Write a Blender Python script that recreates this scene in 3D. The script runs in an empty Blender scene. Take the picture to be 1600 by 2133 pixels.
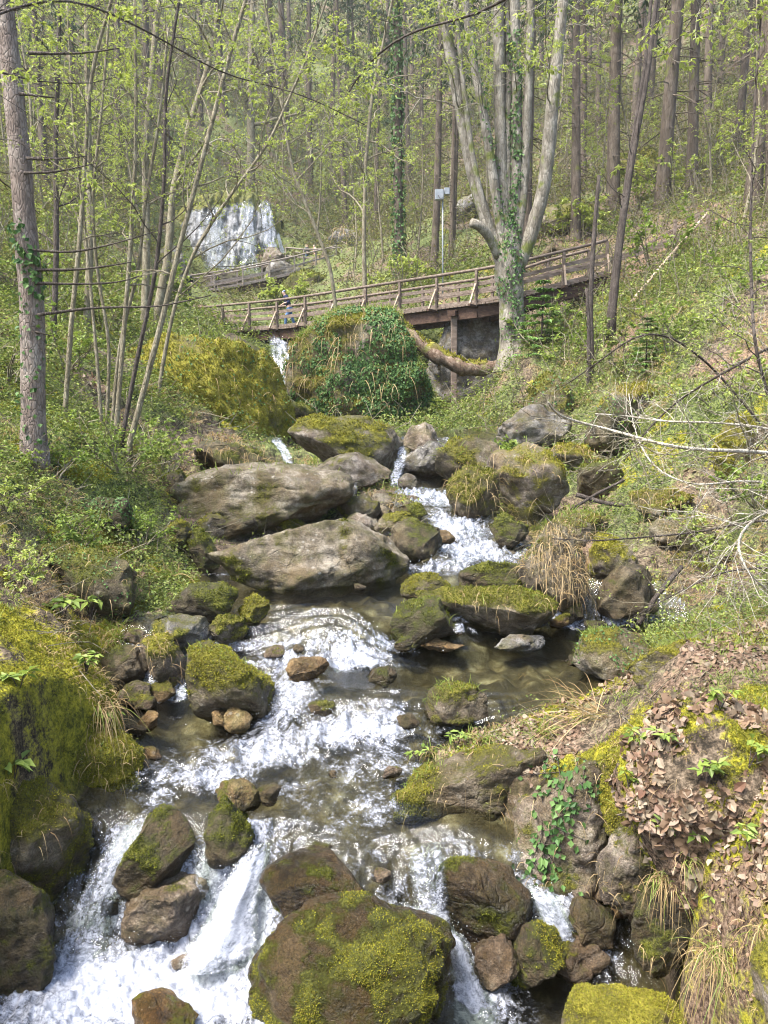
import bpy, bmesh, math, random
import numpy as np
from mathutils import Vector, Matrix
random.seed(7)
RNG = np.random.default_rng(11)
S = bpy.context.scene
COL = S.collection
rad = math.radians
# ------------------------------------------------------------------ camera frame (photo is 1600 x 2133)
F = 1600.0
PITCH = rad(7.0)
CP, SP = math.cos(PITCH), math.sin(PITCH)
def ray(u, v):
    a = (np.asarray(u, float) - 800.0) / F
    b = (1066.5 - np.asarray(v, float)) / F
    return a, CP + b * SP, -SP + b * CP
def at(u, v, Y):
    """world point at forward distance Y on the sight line of photo pixel (u, v)"""
    dx, dy, dz = ray(u, v)
    k = Y / dy
    return np.stack([dx * k, np.broadcast_to(Y, np.shape(k)) * np.ones_like(k), dz * k], -1)
def at_z(u, v, z):
    dx, dy, dz = ray(u, v)
    k = z / dz
    return float(dx * k), float(dy * k), float(z)
def px(Y):
    return Y * 1.01 / F            # metres per photo pixel at distance Y
# ------------------------------------------------------------------ noise
def _h(ix, iy, iz, seed):
    n = (ix.astype(np.uint32) * np.uint32(73856093)) ^ (iy.astype(np.uint32) * np.uint32(19349663)) ^ (iz.astype(np.uint32) * np.uint32(83492791)) ^ np.uint32((seed * 2654435761 + 12345) & 0xffffffff)
    n = (n ^ (n >> np.uint32(13))) * np.uint32(1274126177)
    n = n ^ (n >> np.uint32(16))
    n = n * np.uint32(2246822519)
    n = n ^ (n >> np.uint32(15))
    return (n & np.uint32(0xffff)).astype(np.float32) / 32767.5 - 1.0
def vn(p, seed=0):
    p = np.asarray(p, np.float32)
    i = np.floor(p).astype(np.int64); f = p - i
    w = f * f * f * (f * (f * 6 - 15) + 10)
    x, y, z = i[:, 0], i[:, 1], i[:, 2]
    r = 0
    for a in (0, 1):
        wa = w[:, 0] if a else 1 - w[:, 0]
        for b in (0, 1):
            wb = w[:, 1] if b else 1 - w[:, 1]
            for c in (0, 1):
                wc = w[:, 2] if c else 1 - w[:, 2]
                r = r + wa * wb * wc * _h(x + a, y + b, z + c, seed)
    return r
def fbm(p, oct=4, seed=0, gain=.5, lac=2.03):
    p = np.asarray(p, np.float32)
    r = 0; a = 1.; s = 0
    for k in range(oct):
        r = r + a * vn(p + 17.3 * k, seed + k); s += a; a *= gain; p = p * lac
    return r / s * 1.6
def ridge(p, oct=3, seed=0):
    p = np.asarray(p, np.float32); r = 0; a = 1.; s = 0
    for k in range(oct):
        r = r + a * (1 - 2 * np.abs(vn(p + 9.7 * k, seed + k))); s += a; a *= .5; p = p * 2.1
    return r / s
def sst(a, b, x):
    t = np.clip((x - a) / (b - a), 0, 1)
    return t * t * (3 - 2 * t)
def xyz(x, y, z=0.):
    return np.stack([x, y, np.broadcast_to(z, x.shape)], -1)
# ------------------------------------------------------------------ mesh building
def mesh(name, V, Fq, mat=None, parent=None, smooth=False, attrs=None, loc=None):
    """Fq: a (n,3) or (n,4) int array, or a list of such arrays -> ONE mesh object"""
    V = np.asarray(V, np.float32).reshape(-1, 3)
    if loc is not None: V = V - np.asarray(loc, np.float32)
    fl = [np.asarray(f, np.int32) for f in (Fq if isinstance(Fq, (list, tuple)) else [Fq])]
    fl = [f for f in fl if f.size]
    me = bpy.data.meshes.new(name)
    me.vertices.add(len(V)); me.vertices.foreach_set('co', V.ravel())
    li = np.concatenate([f.ravel() for f in fl]) if fl else np.zeros(0, np.int32)
    cnt = np.concatenate([np.full(len(f), f.shape[1], np.int32) for f in fl]) if fl else np.zeros(0, np.int32)
    me.loops.add(len(li)); me.loops.foreach_set('vertex_index', li)
    me.polygons.add(len(cnt))
    st = np.zeros(len(cnt), np.int32); st[1:] = np.cumsum(cnt)[:-1]
    me.polygons.foreach_set('loop_start', st)
    me.polygons.foreach_set('use_smooth', np.full(len(cnt), bool(smooth)))
    for k, a in (attrs or {}).items():
        a = np.asarray(a, np.float32)
        if a.ndim == 1:
            at_ = me.attributes.new(k, 'FLOAT', 'POINT'); at_.data.foreach_set('value', a)
        else:
            at_ = me.attributes.new(k, 'FLOAT_VECTOR', 'POINT'); at_.data.foreach_set('vector', a.ravel())
    if mat is not None: me.materials.append(mat)
    me.update(calc_edges=True)
    o = bpy.data.objects.new(name, me); COL.objects.link(o)
    if parent is not None: o.parent = parent
    if loc is not None: o.location = loc
    return o
def empty(name, loc):
    o = bpy.data.objects.new(name, None); COL.objects.link(o); o.location = [float(c) for c in loc]
    o.empty_display_size = .1
    return o
def tag(o, label=None, cat=None, group=None, kind=None):
    if label: o['label'] = label
    if cat: o['category'] = cat
    if group: o['group'] = group
    if kind: o['kind'] = kind
    return o
class MB:
    """collects shapes, then builds them as one mesh"""
    def __init__(s): s.V = []; s.Q = []; s.T = []; s.n = 0
    def add(s, V, Q=None, T=None):
        V = np.asarray(V, float).reshape(-1, 3)
        s.V.append(V)
        if Q is not None and len(Q): s.Q.append(np.asarray(Q, int).reshape(-1, 4) + s.n)
        if T is not None and len(T): s.T.append(np.asarray(T, int).reshape(-1, 3) + s.n)
        s.n += len(V)
        return s
    def tube(s, P, R, sides=6, cap=True, noise=0., seed=0):
        P = np.asarray(P, float); k = len(P)
        R = np.broadcast_to(np.asarray(R, float), (k,))
        T = np.gradient(P, axis=0); T /= np.linalg.norm(T, axis=1)[:, None] + 1e-9
        ref = np.array([1., 0, 0]) if abs(T[0][0]) < .8 else np.array([0, 1., 0])
        a = np.linspace(0, 2 * np.pi, sides, endpoint=False)
        ca, sa = np.cos(a), np.sin(a)
        N = ref - (T @ ref)[:, None] * T
        N /= np.linalg.norm(N, axis=1)[:, None] + 1e-9
        B = np.cross(T, N)
        V = P[:, None] + R[:, None, None] * (ca[None, :, None] * N[:, None] + sa[None, :, None] * B[:, None])
        if noise:
            d = fbm(np.concatenate([V.reshape(-1, 3) * np.array([6, 6, 2.])]), 3, seed).reshape(k, sides)
            V = P[:, None] + (V - P[:, None]) * (1 + noise * d)[..., None]
        i = np.arange(k - 1)[:, None] * sides; j = np.arange(sides)[None]; j2 = (j + 1) % sides
        Q = np.stack([i + j, i + j2, i + sides + j2, i + sides + j], -1).reshape(-1, 4)
        V = V.reshape(-1, 3)
        Tt = []
        if cap:
            V = np.concatenate([V, P[:1], P[-1:]]); c0, c1 = k * sides, k * sides + 1
            jj = np.arange(sides); jn = (jj + 1) % sides
            Tt = np.concatenate([np.stack([np.full(sides, c0), jn, jj], 1), np.stack([np.full(sides, c1), (k - 1) * sides + jj, (k - 1) * sides + jn], 1)])
        return s.add(V, Q, Tt)
    def beam(s, a, b, w, h, up=(0, 0, 1), bev=.12):
        """a bar of section w x h with chamfered edges from a to b"""
        a = np.asarray(a, float); b = np.asarray(b, float)
        t = b - a; t /= np.linalg.norm(t); up = np.asarray(up, float)
        x = np.cross(t, up); x /= np.linalg.norm(x); y = np.cross(x, t)
        c = min(w, h) * bev
        prof = [(-w/2 + c, -h/2), (w/2 - c, -h/2), (w/2, -h/2 + c), (w/2, h/2 - c), (w/2 - c, h/2), (-w/2 + c, h/2), (-w/2, h/2 - c), (-w/2, -h/2 + c)]
        V = [p + q[0] * x + q[1] * y for p in (a, b) for q in prof] + [a, b]
        Q = [(j, (j + 1) % 8, 8 + (j + 1) % 8, 8 + j) for j in range(8)]
        T = [(16, (j + 1) % 8, j) for j in range(8)] + [(17, 8 + j, 8 + (j + 1) % 8) for j in range(8)]
        return s.add(V, Q, T)
    def build(s, name, mat, parent=None, smooth=False, loc=None):
        V = np.concatenate(s.V) if s.V else np.zeros((0, 3))
        f = []
        if s.Q: f.append(np.concatenate(s.Q))
        if s.T: f.append(np.concatenate(s.T))
        if parent is not None and loc is None:
            loc_ = np.array(parent.location)
            if parent.parent is not None: loc_ = loc_ + np.array(parent.parent.location)
            V = V - loc_
        return mesh(name, V, f, mat, parent, smooth, None, loc)
def unit(a):
    return a / (np.linalg.norm(a, axis=-1, keepdims=True) + 1e-9)
def leaf_geo(P, L, W, D=None, Nrm=None, up=.7, rng=RNG, fold=.25, droop=0.):
    """diamond leaves, two folded faces each, base at P"""
    P = np.asarray(P, float); n = len(P)
    if D is None:
        D = rng.normal(size=(n, 3)); D[:, 2] *= .5; D[:, 2] -= droop
    D = unit(D)
    if Nrm is None:
        Nrm = rng.normal(size=(n, 3)) * (1 - up) + np.array([0, 0, up])
    X = unit(np.cross(D, Nrm)); Z = np.cross(X, D)
    L = np.broadcast_to(L, (n,))[:, None]; W = np.broadcast_to(W, (n,))[:, None]
    m = P + D * L * .45
    V = np.stack([P, m + X * W * .5 + Z * W * fold, P + D * L - Z * L * .12, m - X * W * .5 + Z * W * fold], 1)
    b = np.arange(n)[:, None] * 4
    T = np.concatenate([b + np.array([[0, 1, 2]]), b + np.array([[0, 2, 3]])])
    return V.reshape(-1, 3), T
def blade_geo(P, D, L, W, bend=.3, rng=RNG, seg=3):
    """curved grass blades: P base, D growth direction; bent down under gravity"""
    n = len(P); D = unit(D); L = np.broadcast_to(L, (n,))[:, None]; W = np.broadcast_to(W, (n,))[:, None]
    side = unit(np.cross(D, rng.normal(size=(n, 3))))
    bend = np.broadcast_to(bend, (n,))[:, None]
    rows = []
    for k in range(seg + 1):
        t = k / seg
        c = P + D * L * t * (1 - .25 * bend * t) - np.array([0, 0, 1.]) * L * bend * t * t
        w = W * (1 - t) ** .7 * .5
        if k < seg: rows += [c - side * w, c + side * w]
        else: rows += [c]
    V = np.stack(rows, 1); m = V.shape[1]
    b = np.arange(n)[:, None] * m
    Q = [b + np.array([[2 * k, 2 * k + 1, 2 * k + 3, 2 * k + 2]]) for k in range(seg - 1)]
    T = b + np.array([[2 * seg - 2, 2 * seg - 1, 2 * seg]])
    return V.reshape(-1, 3), np.concatenate(Q), T
# ------------------------------------------------------------------ node helper
class NT:
    def __init__(s, name, world=None):
        if world is None:
            s.m = bpy.data.materials.new(name); s.m.use_nodes = True; s.t = s.m.node_tree
        else: s.m = world; s.t = world.node_tree
        s.t.nodes.clear()
    def n(s, typ, ins=None, **kw):
        nd = s.t.nodes.new(typ)
        for k, v in kw.items(): setattr(nd, k, v)
        for k, v in (ins or {}).items():
            if isinstance(v, bpy.types.NodeSocket): s.t.links.new(v, nd.inputs[k])
            else: nd.inputs[k].default_value = v
        return nd
    def out(s, surf, disp=None):
        o = s.n('ShaderNodeOutputMaterial'); s.t.links.new(surf, o.inputs[0])
        return s.m
    def attr(s, name): return s.n('ShaderNodeAttribute', attribute_name=name)
    def noise(s, vec, scale, detail=4, rough=.55, dist=0.):
        return s.n('ShaderNodeTexNoise', {'Vector': vec, 'Scale': scale, 'Detail': detail, 'Roughness': rough, 'Distortion': dist}).outputs['Fac']
    def ramp(s, fac, stops, interp='LINEAR'):
        r = s.n('ShaderNodeValToRGB', {'Fac': fac}); cr = r.color_ramp; cr.interpolation = interp
        while len(cr.elements) < len(stops): cr.elements.new(.5)
        for e, (p, c) in zip(cr.elements, stops):
            e.position = p; e.color = (*c, 1) if not isinstance(c, (int, float)) else (c, c, c, 1)
        return r.outputs['Color']
    def mix(s, f, a, b, typ='MIX'):
        m = s.n('ShaderNodeMix', data_type='RGBA', blend_type=typ)
        for i, v in ((0, f), (6, a), (7, b)):
            if isinstance(v, bpy.types.NodeSocket): s.t.links.new(v, m.inputs[i])
            else: m.inputs[i].default_value = v if i == 0 else ((*v, 1) if len(v) == 3 else v)
        return m.outputs[2]
    def math(s, op, a, b=0., c=0., clamp=False):
        return s.n('ShaderNodeMath', {0: a, 1: b, 2: c}, operation=op, use_clamp=clamp).outputs[0]
    def mapr(s, x, a, b, c=0., d=1.):
        return s.n('ShaderNodeMapRange', {0: x, 1: a, 2: b, 3: c, 4: d}, clamp=True).outputs[0]
    def bump(s, h, strength=.5, dist=.02):
        return s.n('ShaderNodeBump', {'Height': h, 'Strength': strength, 'Distance': dist}).outputs[0]
    def geo(s): return s.n('ShaderNodeNewGeometry')
    def obj(s): return s.n('ShaderNodeTexCoord').outputs['Object']
    def pri(s, col, rough=.8, normal=None, spec=.3, **kw):
        ins = {'Base Color': col if isinstance(col, bpy.types.NodeSocket) else (*col, 1), 'Roughness': rough, 'Specular IOR Level': spec}
        if normal is not None: ins['Normal'] = normal
        ins.update(kw)
        return s.n('ShaderNodeBsdfPrincipled', ins).outputs[0]
# ------------------------------------------------------------------ materials
def leaf_mat(name, cols, trans=.45, rough=.5, spec=.25):
    t = NT(name); g = t.geo()
    c = t.ramp(g.outputs['Random Per Island'], [(i / (len(cols) - 1), k) for i, k in enumerate(cols)])
    p = t.pri(c, rough, spec=spec)
    tr = t.n('ShaderNodeBsdfTranslucent', {'Color': t.mix(1., c, (1., 1., .7), 'MULTIPLY')}).outputs[0]
    return t.out(t.n('ShaderNodeMixShader', {0: trans, 1: p, 2: tr}).outputs[0])
M = {}
M['leaf'] = leaf_mat('spring leaf', [(.22, .27, .06), (.34, .39, .09), (.28, .34, .10), (.43, .47, .15)], .45)
M['shrubleaf'] = leaf_mat('shrub leaf', [(.10, .155, .03), (.19, .26, .05), (.28, .35, .075), (.14, .20, .05)], .4)
M['herb'] = leaf_mat('herb leaf', [(.065, .105, .025), (.15, .20, .045), (.26, .31, .075), (.16, .16, .06), (.10, .14, .035)], .35)
M['farleaf'] = leaf_mat('far slope leaf', [(.07, .078, .03), (.14, .15, .05), (.23, .24, .08), (.15, .115, .065), (.09, .10, .035)], .4)
M['ivy'] = leaf_mat('ivy leaf', [(.025, .06, .016), (.05, .11, .03), (.075, .14, .04), (.12, .20, .06), (.06, .11, .03)], .2, .55, .2)
M['grass'] = leaf_mat('green grass', [(.14, .19, .035), (.21, .27, .055), (.31, .34, .09)], .4)
M['straw'] = leaf_mat('dry grass', [(.33, .23, .11), (.45, .34, .18), (.26, .17, .08), (.38, .30, .15)], .3)
M['mossblade'] = leaf_mat('moss tips', [(.12, .12, .014), (.20, .19, .02), (.31, .285, .035), (.15, .17, .02), (.17, .125, .03), (.24, .24, .03)], .25, .8, .1)
M['mossdark'] = leaf_mat('dark moss tips', [(.06, .075, .010), (.10, .115, .013), (.16, .17, .02), (.08, .07, .013)], .25, .8, .1)
M['litter'] = leaf_mat('dead leaves', [(.08, .05, .03), (.18, .115, .07), (.27, .185, .12), (.13, .07, .045), (.23, .165, .12), (.31, .25, .175), (.10, .07, .045), (.20, .16, .11)], .15, .6, .3)
M['needle'] = leaf_mat('conifer needles', [(.022, .042, .014), (.036, .062, .02), (.055, .08, .028)], .2)
M['firleaf'] = leaf_mat('young fir needles', [(.08, .16, .04), (.12, .22, .055), (.17, .27, .07)], .25)
def bark(name, c1, c2, c3, scale=9., stretch=.25, mossy=0., dist=.02):
    t = NT(name); o = t.obj()
    mp = t.n('ShaderNodeMapping', {'Vector': o, 'Scale': (1, 1, stretch)}).outputs[0]
    a = t.noise(mp, scale, 6, .65, .3)
    b = t.noise(o, scale * .35, 3)
    col = t.ramp(a, [(.3, c1), (.52, c2), (.72, c3)])
    col = t.mix(t.mapr(b, .5, .68, 0, .65), col, c3)
    mp2 = t.n('ShaderNodeMix', {0: .10, 4: mp, 5: t.n('ShaderNodeTexNoise', {'Vector': mp, 'Scale': scale * .8, 'Detail': 4}).outputs['Color']}, data_type='VECTOR').outputs[1]
    v = t.n('ShaderNodeTexVoronoi', {'Vector': mp2, 'Scale': scale * 2.3}, feature='DISTANCE_TO_EDGE').outputs['Distance']
    col = t.mix(t.mapr(v, .0, .10, .4, 0.), col, tuple(k * .4 for k in c1))
    if mossy:
        mm = t.noise(o, 2.2, 5)
        col = t.mix(t.mapr(mm, .62 - mossy * .2, .72 - mossy * .2, 0, .8), col, (.11, .13, .02))
    h = t.math('ADD', a, t.mapr(v, 0, .15, 0, .5))
    return t.out(t.pri(col, .9, t.bump(h, .9, dist), .15))
M['bark_spruce'] = bark('spruce bark', (.10, .075, .06), (.19, .15, .125), (.30, .26, .22), 12, .35)
M['bark_far'] = bark('far conifer bark', (.05, .038, .028), (.10, .078, .058), (.165, .135, .105), 7, .22, .1)
M['bark_pale'] = bark('pale lichen bark', (.085, .072, .052), (.19, .168, .132), (.34, .31, .26), 7, .3, .35)
M['bark_sapling'] = bark('sapling bark', (.11, .09, .055), (.21, .18, .12), (.32, .29, .21), 14, .3)
M['bark_dark'] = bark('dark twig bark', (.035, .03, .025), (.075, .06, .05), (.12, .10, .085), 14, .3)
M['bark_twig'] = bark('pale twig bark', (.26, .22, .17), (.42, .38, .30), (.55, .51, .43), 16, .3)
M['deadwood'] = bark('dead stripped wood', (.07, .045, .03), (.17, .115, .08), (.32, .25, .19), 9, .5, .4)
def wood(name, c1, c2, c3, axis=(1, 6, 6)):
    t = NT(name); o = t.obj(); g = t.geo()
    mp = t.n('ShaderNodeMapping', {'Vector': o, 'Scale': axis}).outputs[0]
    a = t.noise(mp, 2.5, 6, .65, .4)
    col = t.ramp(a, [(.28, c1), (.5, c2), (.72, c3)])
    col = t.mix(t.mapr(g.outputs['Random Per Island'], 0, 1, 0, .5), col, t.mix(1., col, (.62, .56, .5), 'MULTIPLY'))
    return t.out(t.pri(col, .85, t.bump(a, .4, .01), .2))
M['wood'] = wood('weathered bridge wood', (.075, .055, .042), (.165, .127, .10), (.29, .24, .195))
M['woodpale'] = wood('pale brace wood', (.24, .17, .12), (.38, .29, .21), (.5, .42, .33))
M['wooddark'] = wood('stained beam wood', (.035, .022, .016), (.075, .045, .032), (.13, .085, .06))
M['woodgrey'] = wood('grey old wood', (.15, .12, .10), (.26, .22, .19), (.40, .36, .32))
def rock_mat(name, c1, c2, c3, spot=(.5, .48, .42), moss=((.055, .062, .008), (.135, .13, .012), (.26, .235, .02)), wetrough=.2, spots=.6):
    """stone colour mixed with the moss that grows where the 'moss' attribute says; 'wet' marks water-soaked stone"""
    t = NT(name); g = t.geo(); P = g.outputs['Position']
    a = t.noise(P, 2.6, 8, .62, .5); b = t.noise(P, 12, 8, .72); c = t.noise(P, 55, 5, .65)
    col = t.ramp(t.math('MULTIPLY_ADD', b, .45, t.math('MULTIPLY', a, .6)), [(.43, tuple(k * .55 for k in c1)), (.52, tuple(k * .72 for k in c2)), (.61, tuple(k * .9 for k in c3))])
    vor = t.n('ShaderNodeTexVoronoi', {'Vector': t.n('ShaderNodeMapping', {'Vector': P, 'Scale': (1, 1, 1.3)}).outputs[0], 'Scale': 11., 'Randomness': 1.}).outputs['Distance']
    sp = t.math('MULTIPLY', t.mapr(vor, .12, .28, 1, 0), t.mapr(t.noise(P, 3.1, 4), .48, .62))
    col = t.mix(t.math('MULTIPLY', sp, spots), col, spot)
    brown = t.mapr(t.noise(P, 2.3, 7, .7), .46, .62, 0, .7)
    col = t.mix(brown, col, (.115, .08, .035))
    alg = t.mapr(t.noise(P, 3.7, 7, .72), .47, .62, 0, .6)
    col = t.mix(alg, col, (.075, .07, .02))
    dp = t.n('ShaderNodeMix', {0: .12, 4: P, 5: t.n('ShaderNodeTexNoise', {'Vector': P, 'Scale': 4., 'Detail': 4}).outputs['Color']}, data_type='VECTOR').outputs[1]
    ck = t.n('ShaderNodeTexVoronoi', {'Vector': dp, 'Scale': 4.6}, feature='DISTANCE_TO_EDGE').outputs['Distance']
    ckm = t.math('MULTIPLY', t.mapr(ck, .0, .035, 1, 0), t.mapr(t.noise(P, 1.9, 4), .52, .64))
    col = t.mix(t.math('MULTIPLY', ckm, .4), col, (.03, .024, .016))
    fine = t.noise(P, 85, 4, .7)
    col = t.mix(1., col, t.ramp(fine, [(.36, .55), (.5, 1.), (.62, 1.35)]), 'MULTIPLY')
    fl = t.mapr(t.n('ShaderNodeTexVoronoi', {'Vector': P, 'Scale': 38.}).outputs['Distance'], .10, .2, 1, 0)
    col = t.mix(t.math('MULTIPLY', fl, t.mapr(t.noise(P, 4.4, 3), .52, .62, 0, .55)), col, spot)
    wet = t.attr('wet').outputs['Fac']
    col = t.mix(wet, col, t.mix(1., col, (.42, .33, .22), 'MULTIPLY'))
    ma = t.attr('moss').outputs['Fac']
    mm = t.math('ADD', ma, t.math('MULTIPLY', t.math('SUBTRACT', b, .5), .8))
    mm = t.math('ADD', mm, t.math('MULTIPLY', t.math('SUBTRACT', c, .5), .5))
    mk = t.mapr(mm, .30, .66)
    col = t.mix(t.mapr(mm, .16, .42, 0, .8), col, t.mix(c, tuple(k * .6 for k in moss[0]), tuple(k * .7 for k in moss[1])))
    mcol = t.ramp(t.math('MULTIPLY_ADD', c, .55, t.math('MULTIPLY', t.noise(P, 5.5, 5), .5)), [(.38, moss[0]), (.5, moss[1]), (.62, moss[2])])
    col = t.mix(mk, col, mcol)
    rough = t.math('MULTIPLY_ADD', t.math('MULTIPLY', wet, t.math('SUBTRACT', 1., mk)), wetrough - .85, .85)
    h = t.math('ADD', t.math('MULTIPLY', b, .8), t.math('MULTIPLY', c, t.math('MULTIPLY_ADD', mk, .6, .35)))
    h = t.math('SUBTRACT', h, t.math('MULTIPLY', ckm, .25))
    return t.out(t.pri(col, rough, t.bump(h, 1., .06), .35))
M['rock'] = rock_mat('tan limestone', (.12, .092, .068), (.25, .20, .155), (.38, .325, .265))
M['rockgrey'] = rock_mat('grey limestone', (.09, .085, .08), (.19, .18, .17), (.33, .32, .30))
M['rockdark'] = rock_mat('dark wet limestone', (.04, .033, .02), (.085, .066, .038), (.16, .13, .08), spot=(.3, .28, .22), spots=.4, moss=((.035, .042, .006), (.08, .085, .010), (.16, .16, .016)))
M['rockgold'] = rock_mat('golden wet stone', (.11, .065, .025), (.24, .15, .06), (.40, .29, .15), wetrough=.15)
M['rockyellow'] = rock_mat('stone under yellow moss', (.12, .092, .068), (.22, .175, .135), (.32, .27, .22), moss=((.09, .085, .010), (.20, .18, .018), (.36, .32, .035)))
M['rockmossy'] = rock_mat('stone under olive moss', (.10, .08, .055), (.18, .145, .10), (.29, .25, .19), moss=((.06, .055, .010), (.125, .115, .014), (.21, .195, .022)))
# ------------------------------------------------------------------ land form
LANDPTS = [  # photo pixel and forward distance of points read off the ground
 (0,1500,4.5),(0,1700,3.7),(100,1600,4.4),(0,1350,5.4),(150,1340,6.2),(240,1430,6.0),(265,1550,5.8),(0,1900,3.4),(60,1250,7.0),
 (150,1260,7.6),(200,1150,8.8),(350,1210,8.9),(300,1300,8.0),(300,1050,10.5),(100,1080,8.5),(60,960,9.5),(250,930,11.5),(0,1000,8.2),(0,850,11),
 (200,830,14),(0,700,14),(200,680,19),(330,750,20),(400,1000,14.5),(500,1000,15),(430,735,21.5),(520,800,20),(600,905,18),(480,905,17.5),(380,860,17),
 (350,620,38),(0,550,20),(200,560,32),(0,400,32),(200,400,50),(0,200,55),(200,200,75),(0,0,75),(300,0,120),
 (1280,1500,5.5),(1430,1345,5.6),(1600,1350,5.2),(1450,1500,4.7),(1250,1560,4.95),(1000,1565,5.5),(850,1595,5.6),(1300,1650,4.5),(1290,1800,4.45),
 (1450,1700,4.0),(1600,1700,3.7),(1600,2000,3.1),(1450,2000,3.7),(1400,2133,3.6),(1345,1900,4.3),(1550,2100,3.1),
 (1500,1320,7.5),(1600,1320,7.0),(1450,1250,9.3),(1600,1200,8.6),(1500,1100,10.5),(1350,1080,11),(1600,1000,10),(1400,950,13),(1600,850,12),
 (1400,800,15),(1600,700,14),(1400,650,18),(1600,550,17),(1450,530,24),(1250,640,24),(1300,560,28),(1150,880,19),(1060,800,22.5),(1110,690,24.5),
 (1020,900,20),(900,880,23),(950,862,25),(945,863,26),(1000,852,28),(1050,842,26.5),(870,855,26),(900,640,33),(1000,560,34),(1200,520,34),(1300,480,36),(1400,400,45),(1600,450,28),(1500,300,60),(1600,100,75),
 (1300,200,95),(1200,300,75),(1100,420,55),(900,500,50),(900,300,100),(1000,100,130),(1200,50,130),(600,300,110),(600,100,150),(500,0,170),(800,0,170),
 (1300,-50,150),(1600,-100,110),(590,822,29),(590,800,31.5),(590,712,33.6),(700,700,34),(660,565,58),(700,605,48),(550,622,50),(450,625,52),(480,606,58),(560,596,59),(400,620,56),(470,596,61),(400,606,60),(545,592,61),(500,400,74),(620,480,70),(700,400,85),
 (450,1205,9.5),(640,1220,9.45),(850,1172,10.3),(555,1112,11.6),(740,1032,13.2),(400,1075,12),(680,985,14.2),(590,1000,14.),(560,935,16.0),(1098,1098,12.3),(1150,1285,9.3),(1285,1235,9.5),(1240,1215,9.9),(1180,1310,8.6),(1320,1295,9.0),(1240,1040,13.5),(620,860,21.5),(880,870,23.5),(755,895,23.0),(1100,945,17),(990,1000,14.5),(-500,1100,7),(-500,600,12),(-500,200,30),(2100,1100,7),(2100,500,12),(2100,100,30),(-500,-200,90),(2100,-300,90),(800,-150,220),(400,-150,200),(-200,1800,2.6),(1800,1900,2.5)]
_lp = np.array(LANDPTS, float)
_P = at(_lp[:, 0], _lp[:, 1], _lp[:, 2])
_q = np.stack([1.6 * _P[:, 0] / _P[:, 1], np.log(_P[:, 1])], 1)
_a = _P[:, 2] / _P[:, 1]
_n = len(_q)
_A = np.zeros((_n + 3, _n + 3))
_A[:_n, :_n] = np.linalg.norm(_q[:, None] - _q[None], axis=-1)
_A[:_n, _n] = 1; _A[:_n, _n + 1:] = _q; _A[_n:, :_n] = _A[:_n, _n:].T
_A[:_n, :_n] -= np.eye(_n) * .01
_w = np.linalg.solve(_A, np.concatenate([_a, np.zeros(3)]))
def land(x, y):
    yc = np.maximum(y, 1.6)
    q = np.stack([1.6 * x / yc, np.log(yc)], -1)
    out = np.empty(len(x))
    for i in range(0, len(x), 60000):
        s = slice(i, i + 60000)
        d = np.sqrt(((q[s, None] - _q[None]) ** 2).sum(-1))
        out[s] = d @ _w[:_n] + _w[_n] + q[s] @ _w[_n + 1:]
    return out * yc
# water levels along seven lanes of the stream: (photo row, height)
LANES = [
 (100, [(2300,-3.55),(2000,-3.52),(1900,-3.42),(1740,-2.9),(1620,-2.78),(1560,-2.70),(1440,-2.62),(1300,-2.2),(1200,-1.97),(1150,-1.85),(1050,-1.35),(1000,-1.2),(940,-.6),(915,-.42)]),
 (300, [(2300,-3.55),(1985,-3.50),(1900,-3.38),(1720,-2.88),(1620,-2.78),(1560,-2.70),(1440,-2.62),(1390,-2.4),(1310,-2.1),(1280,-1.99),(1200,-1.97),(1150,-1.85),(1050,-1.35),(1000,-1.2),(940,-.6),(915,-.42)]),
 (480, [(2300,-3.55),(1960,-3.47),(1900,-3.35),(1750,-2.88),(1640,-2.78),(1570,-2.70),(1450,-2.60),(1375,-2.42),(1340,-2.3),(1300,-2.0),(1275,-1.97),(1200,-1.95),(1150,-1.85),(1050,-1.35),(1000,-1.2),(940,-.6),(915,-.42)]),
 (700, [(2300,-3.5),(2050,-3.42),(1930,-3.2),(1770,-2.92),(1640,-2.77),(1540,-2.66),(1500,-2.56),(1445,-2.45),(1370,-2.38),(1350,-2.3),(1290,-2.0),(1275,-1.97),(1200,-1.95),(1150,-1.80),(1080,-1.50),(1030,-1.28),(1000,-1.2),(935,-.6),(915,-.42)]),
 (900, [(2300,-3.55),(2000,-3.46),(1940,-3.38),(1790,-2.98),(1740,-2.90),(1640,-2.78),(1500,-2.6),(1480,-2.43),(1340,-2.39),(1300,-2.2),(1250,-1.98),(1200,-1.95),(1150,-1.78),(1090,-1.52),(1050,-1.36),(1010,-1.22),(990,-1.18),(935,-.6),(915,-.42)]),
 (1150, [(2300,-3.58),(2000,-3.50),(1940,-3.42),(1850,-3.1),(1800,-2.98),(1700,-2.9),(1490,-2.43),(1330,-2.39),(1290,-2.3),(1240,-2.0),(1180,-1.85),(1090,-1.55),(1050,-1.38),(1010,-1.24),(930,-.6),(915,-.42)]),
 (1320, [(2300,-3.6),(2050,-3.55),(1480,-2.42),(1310,-2.37),(1270,-2.2),(1200,-1.8),(1090,-1.5),(1010,-1.2),(930,-.6),(915,-.42)])]
_lt = []; _lf = []
for u, tab in LANES:
    ys, zs, ts = [], [], []
    for v, z in tab:
        x, y, _ = at_z(u, v, z)
        if ys and y <= ys[-1] + .02: y = ys[-1] + .02
        ys.append(y); zs.append(z); ts.append(x / y)
    _lt.append(np.mean(ts)); _lf.append((ys, zs))
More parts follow.
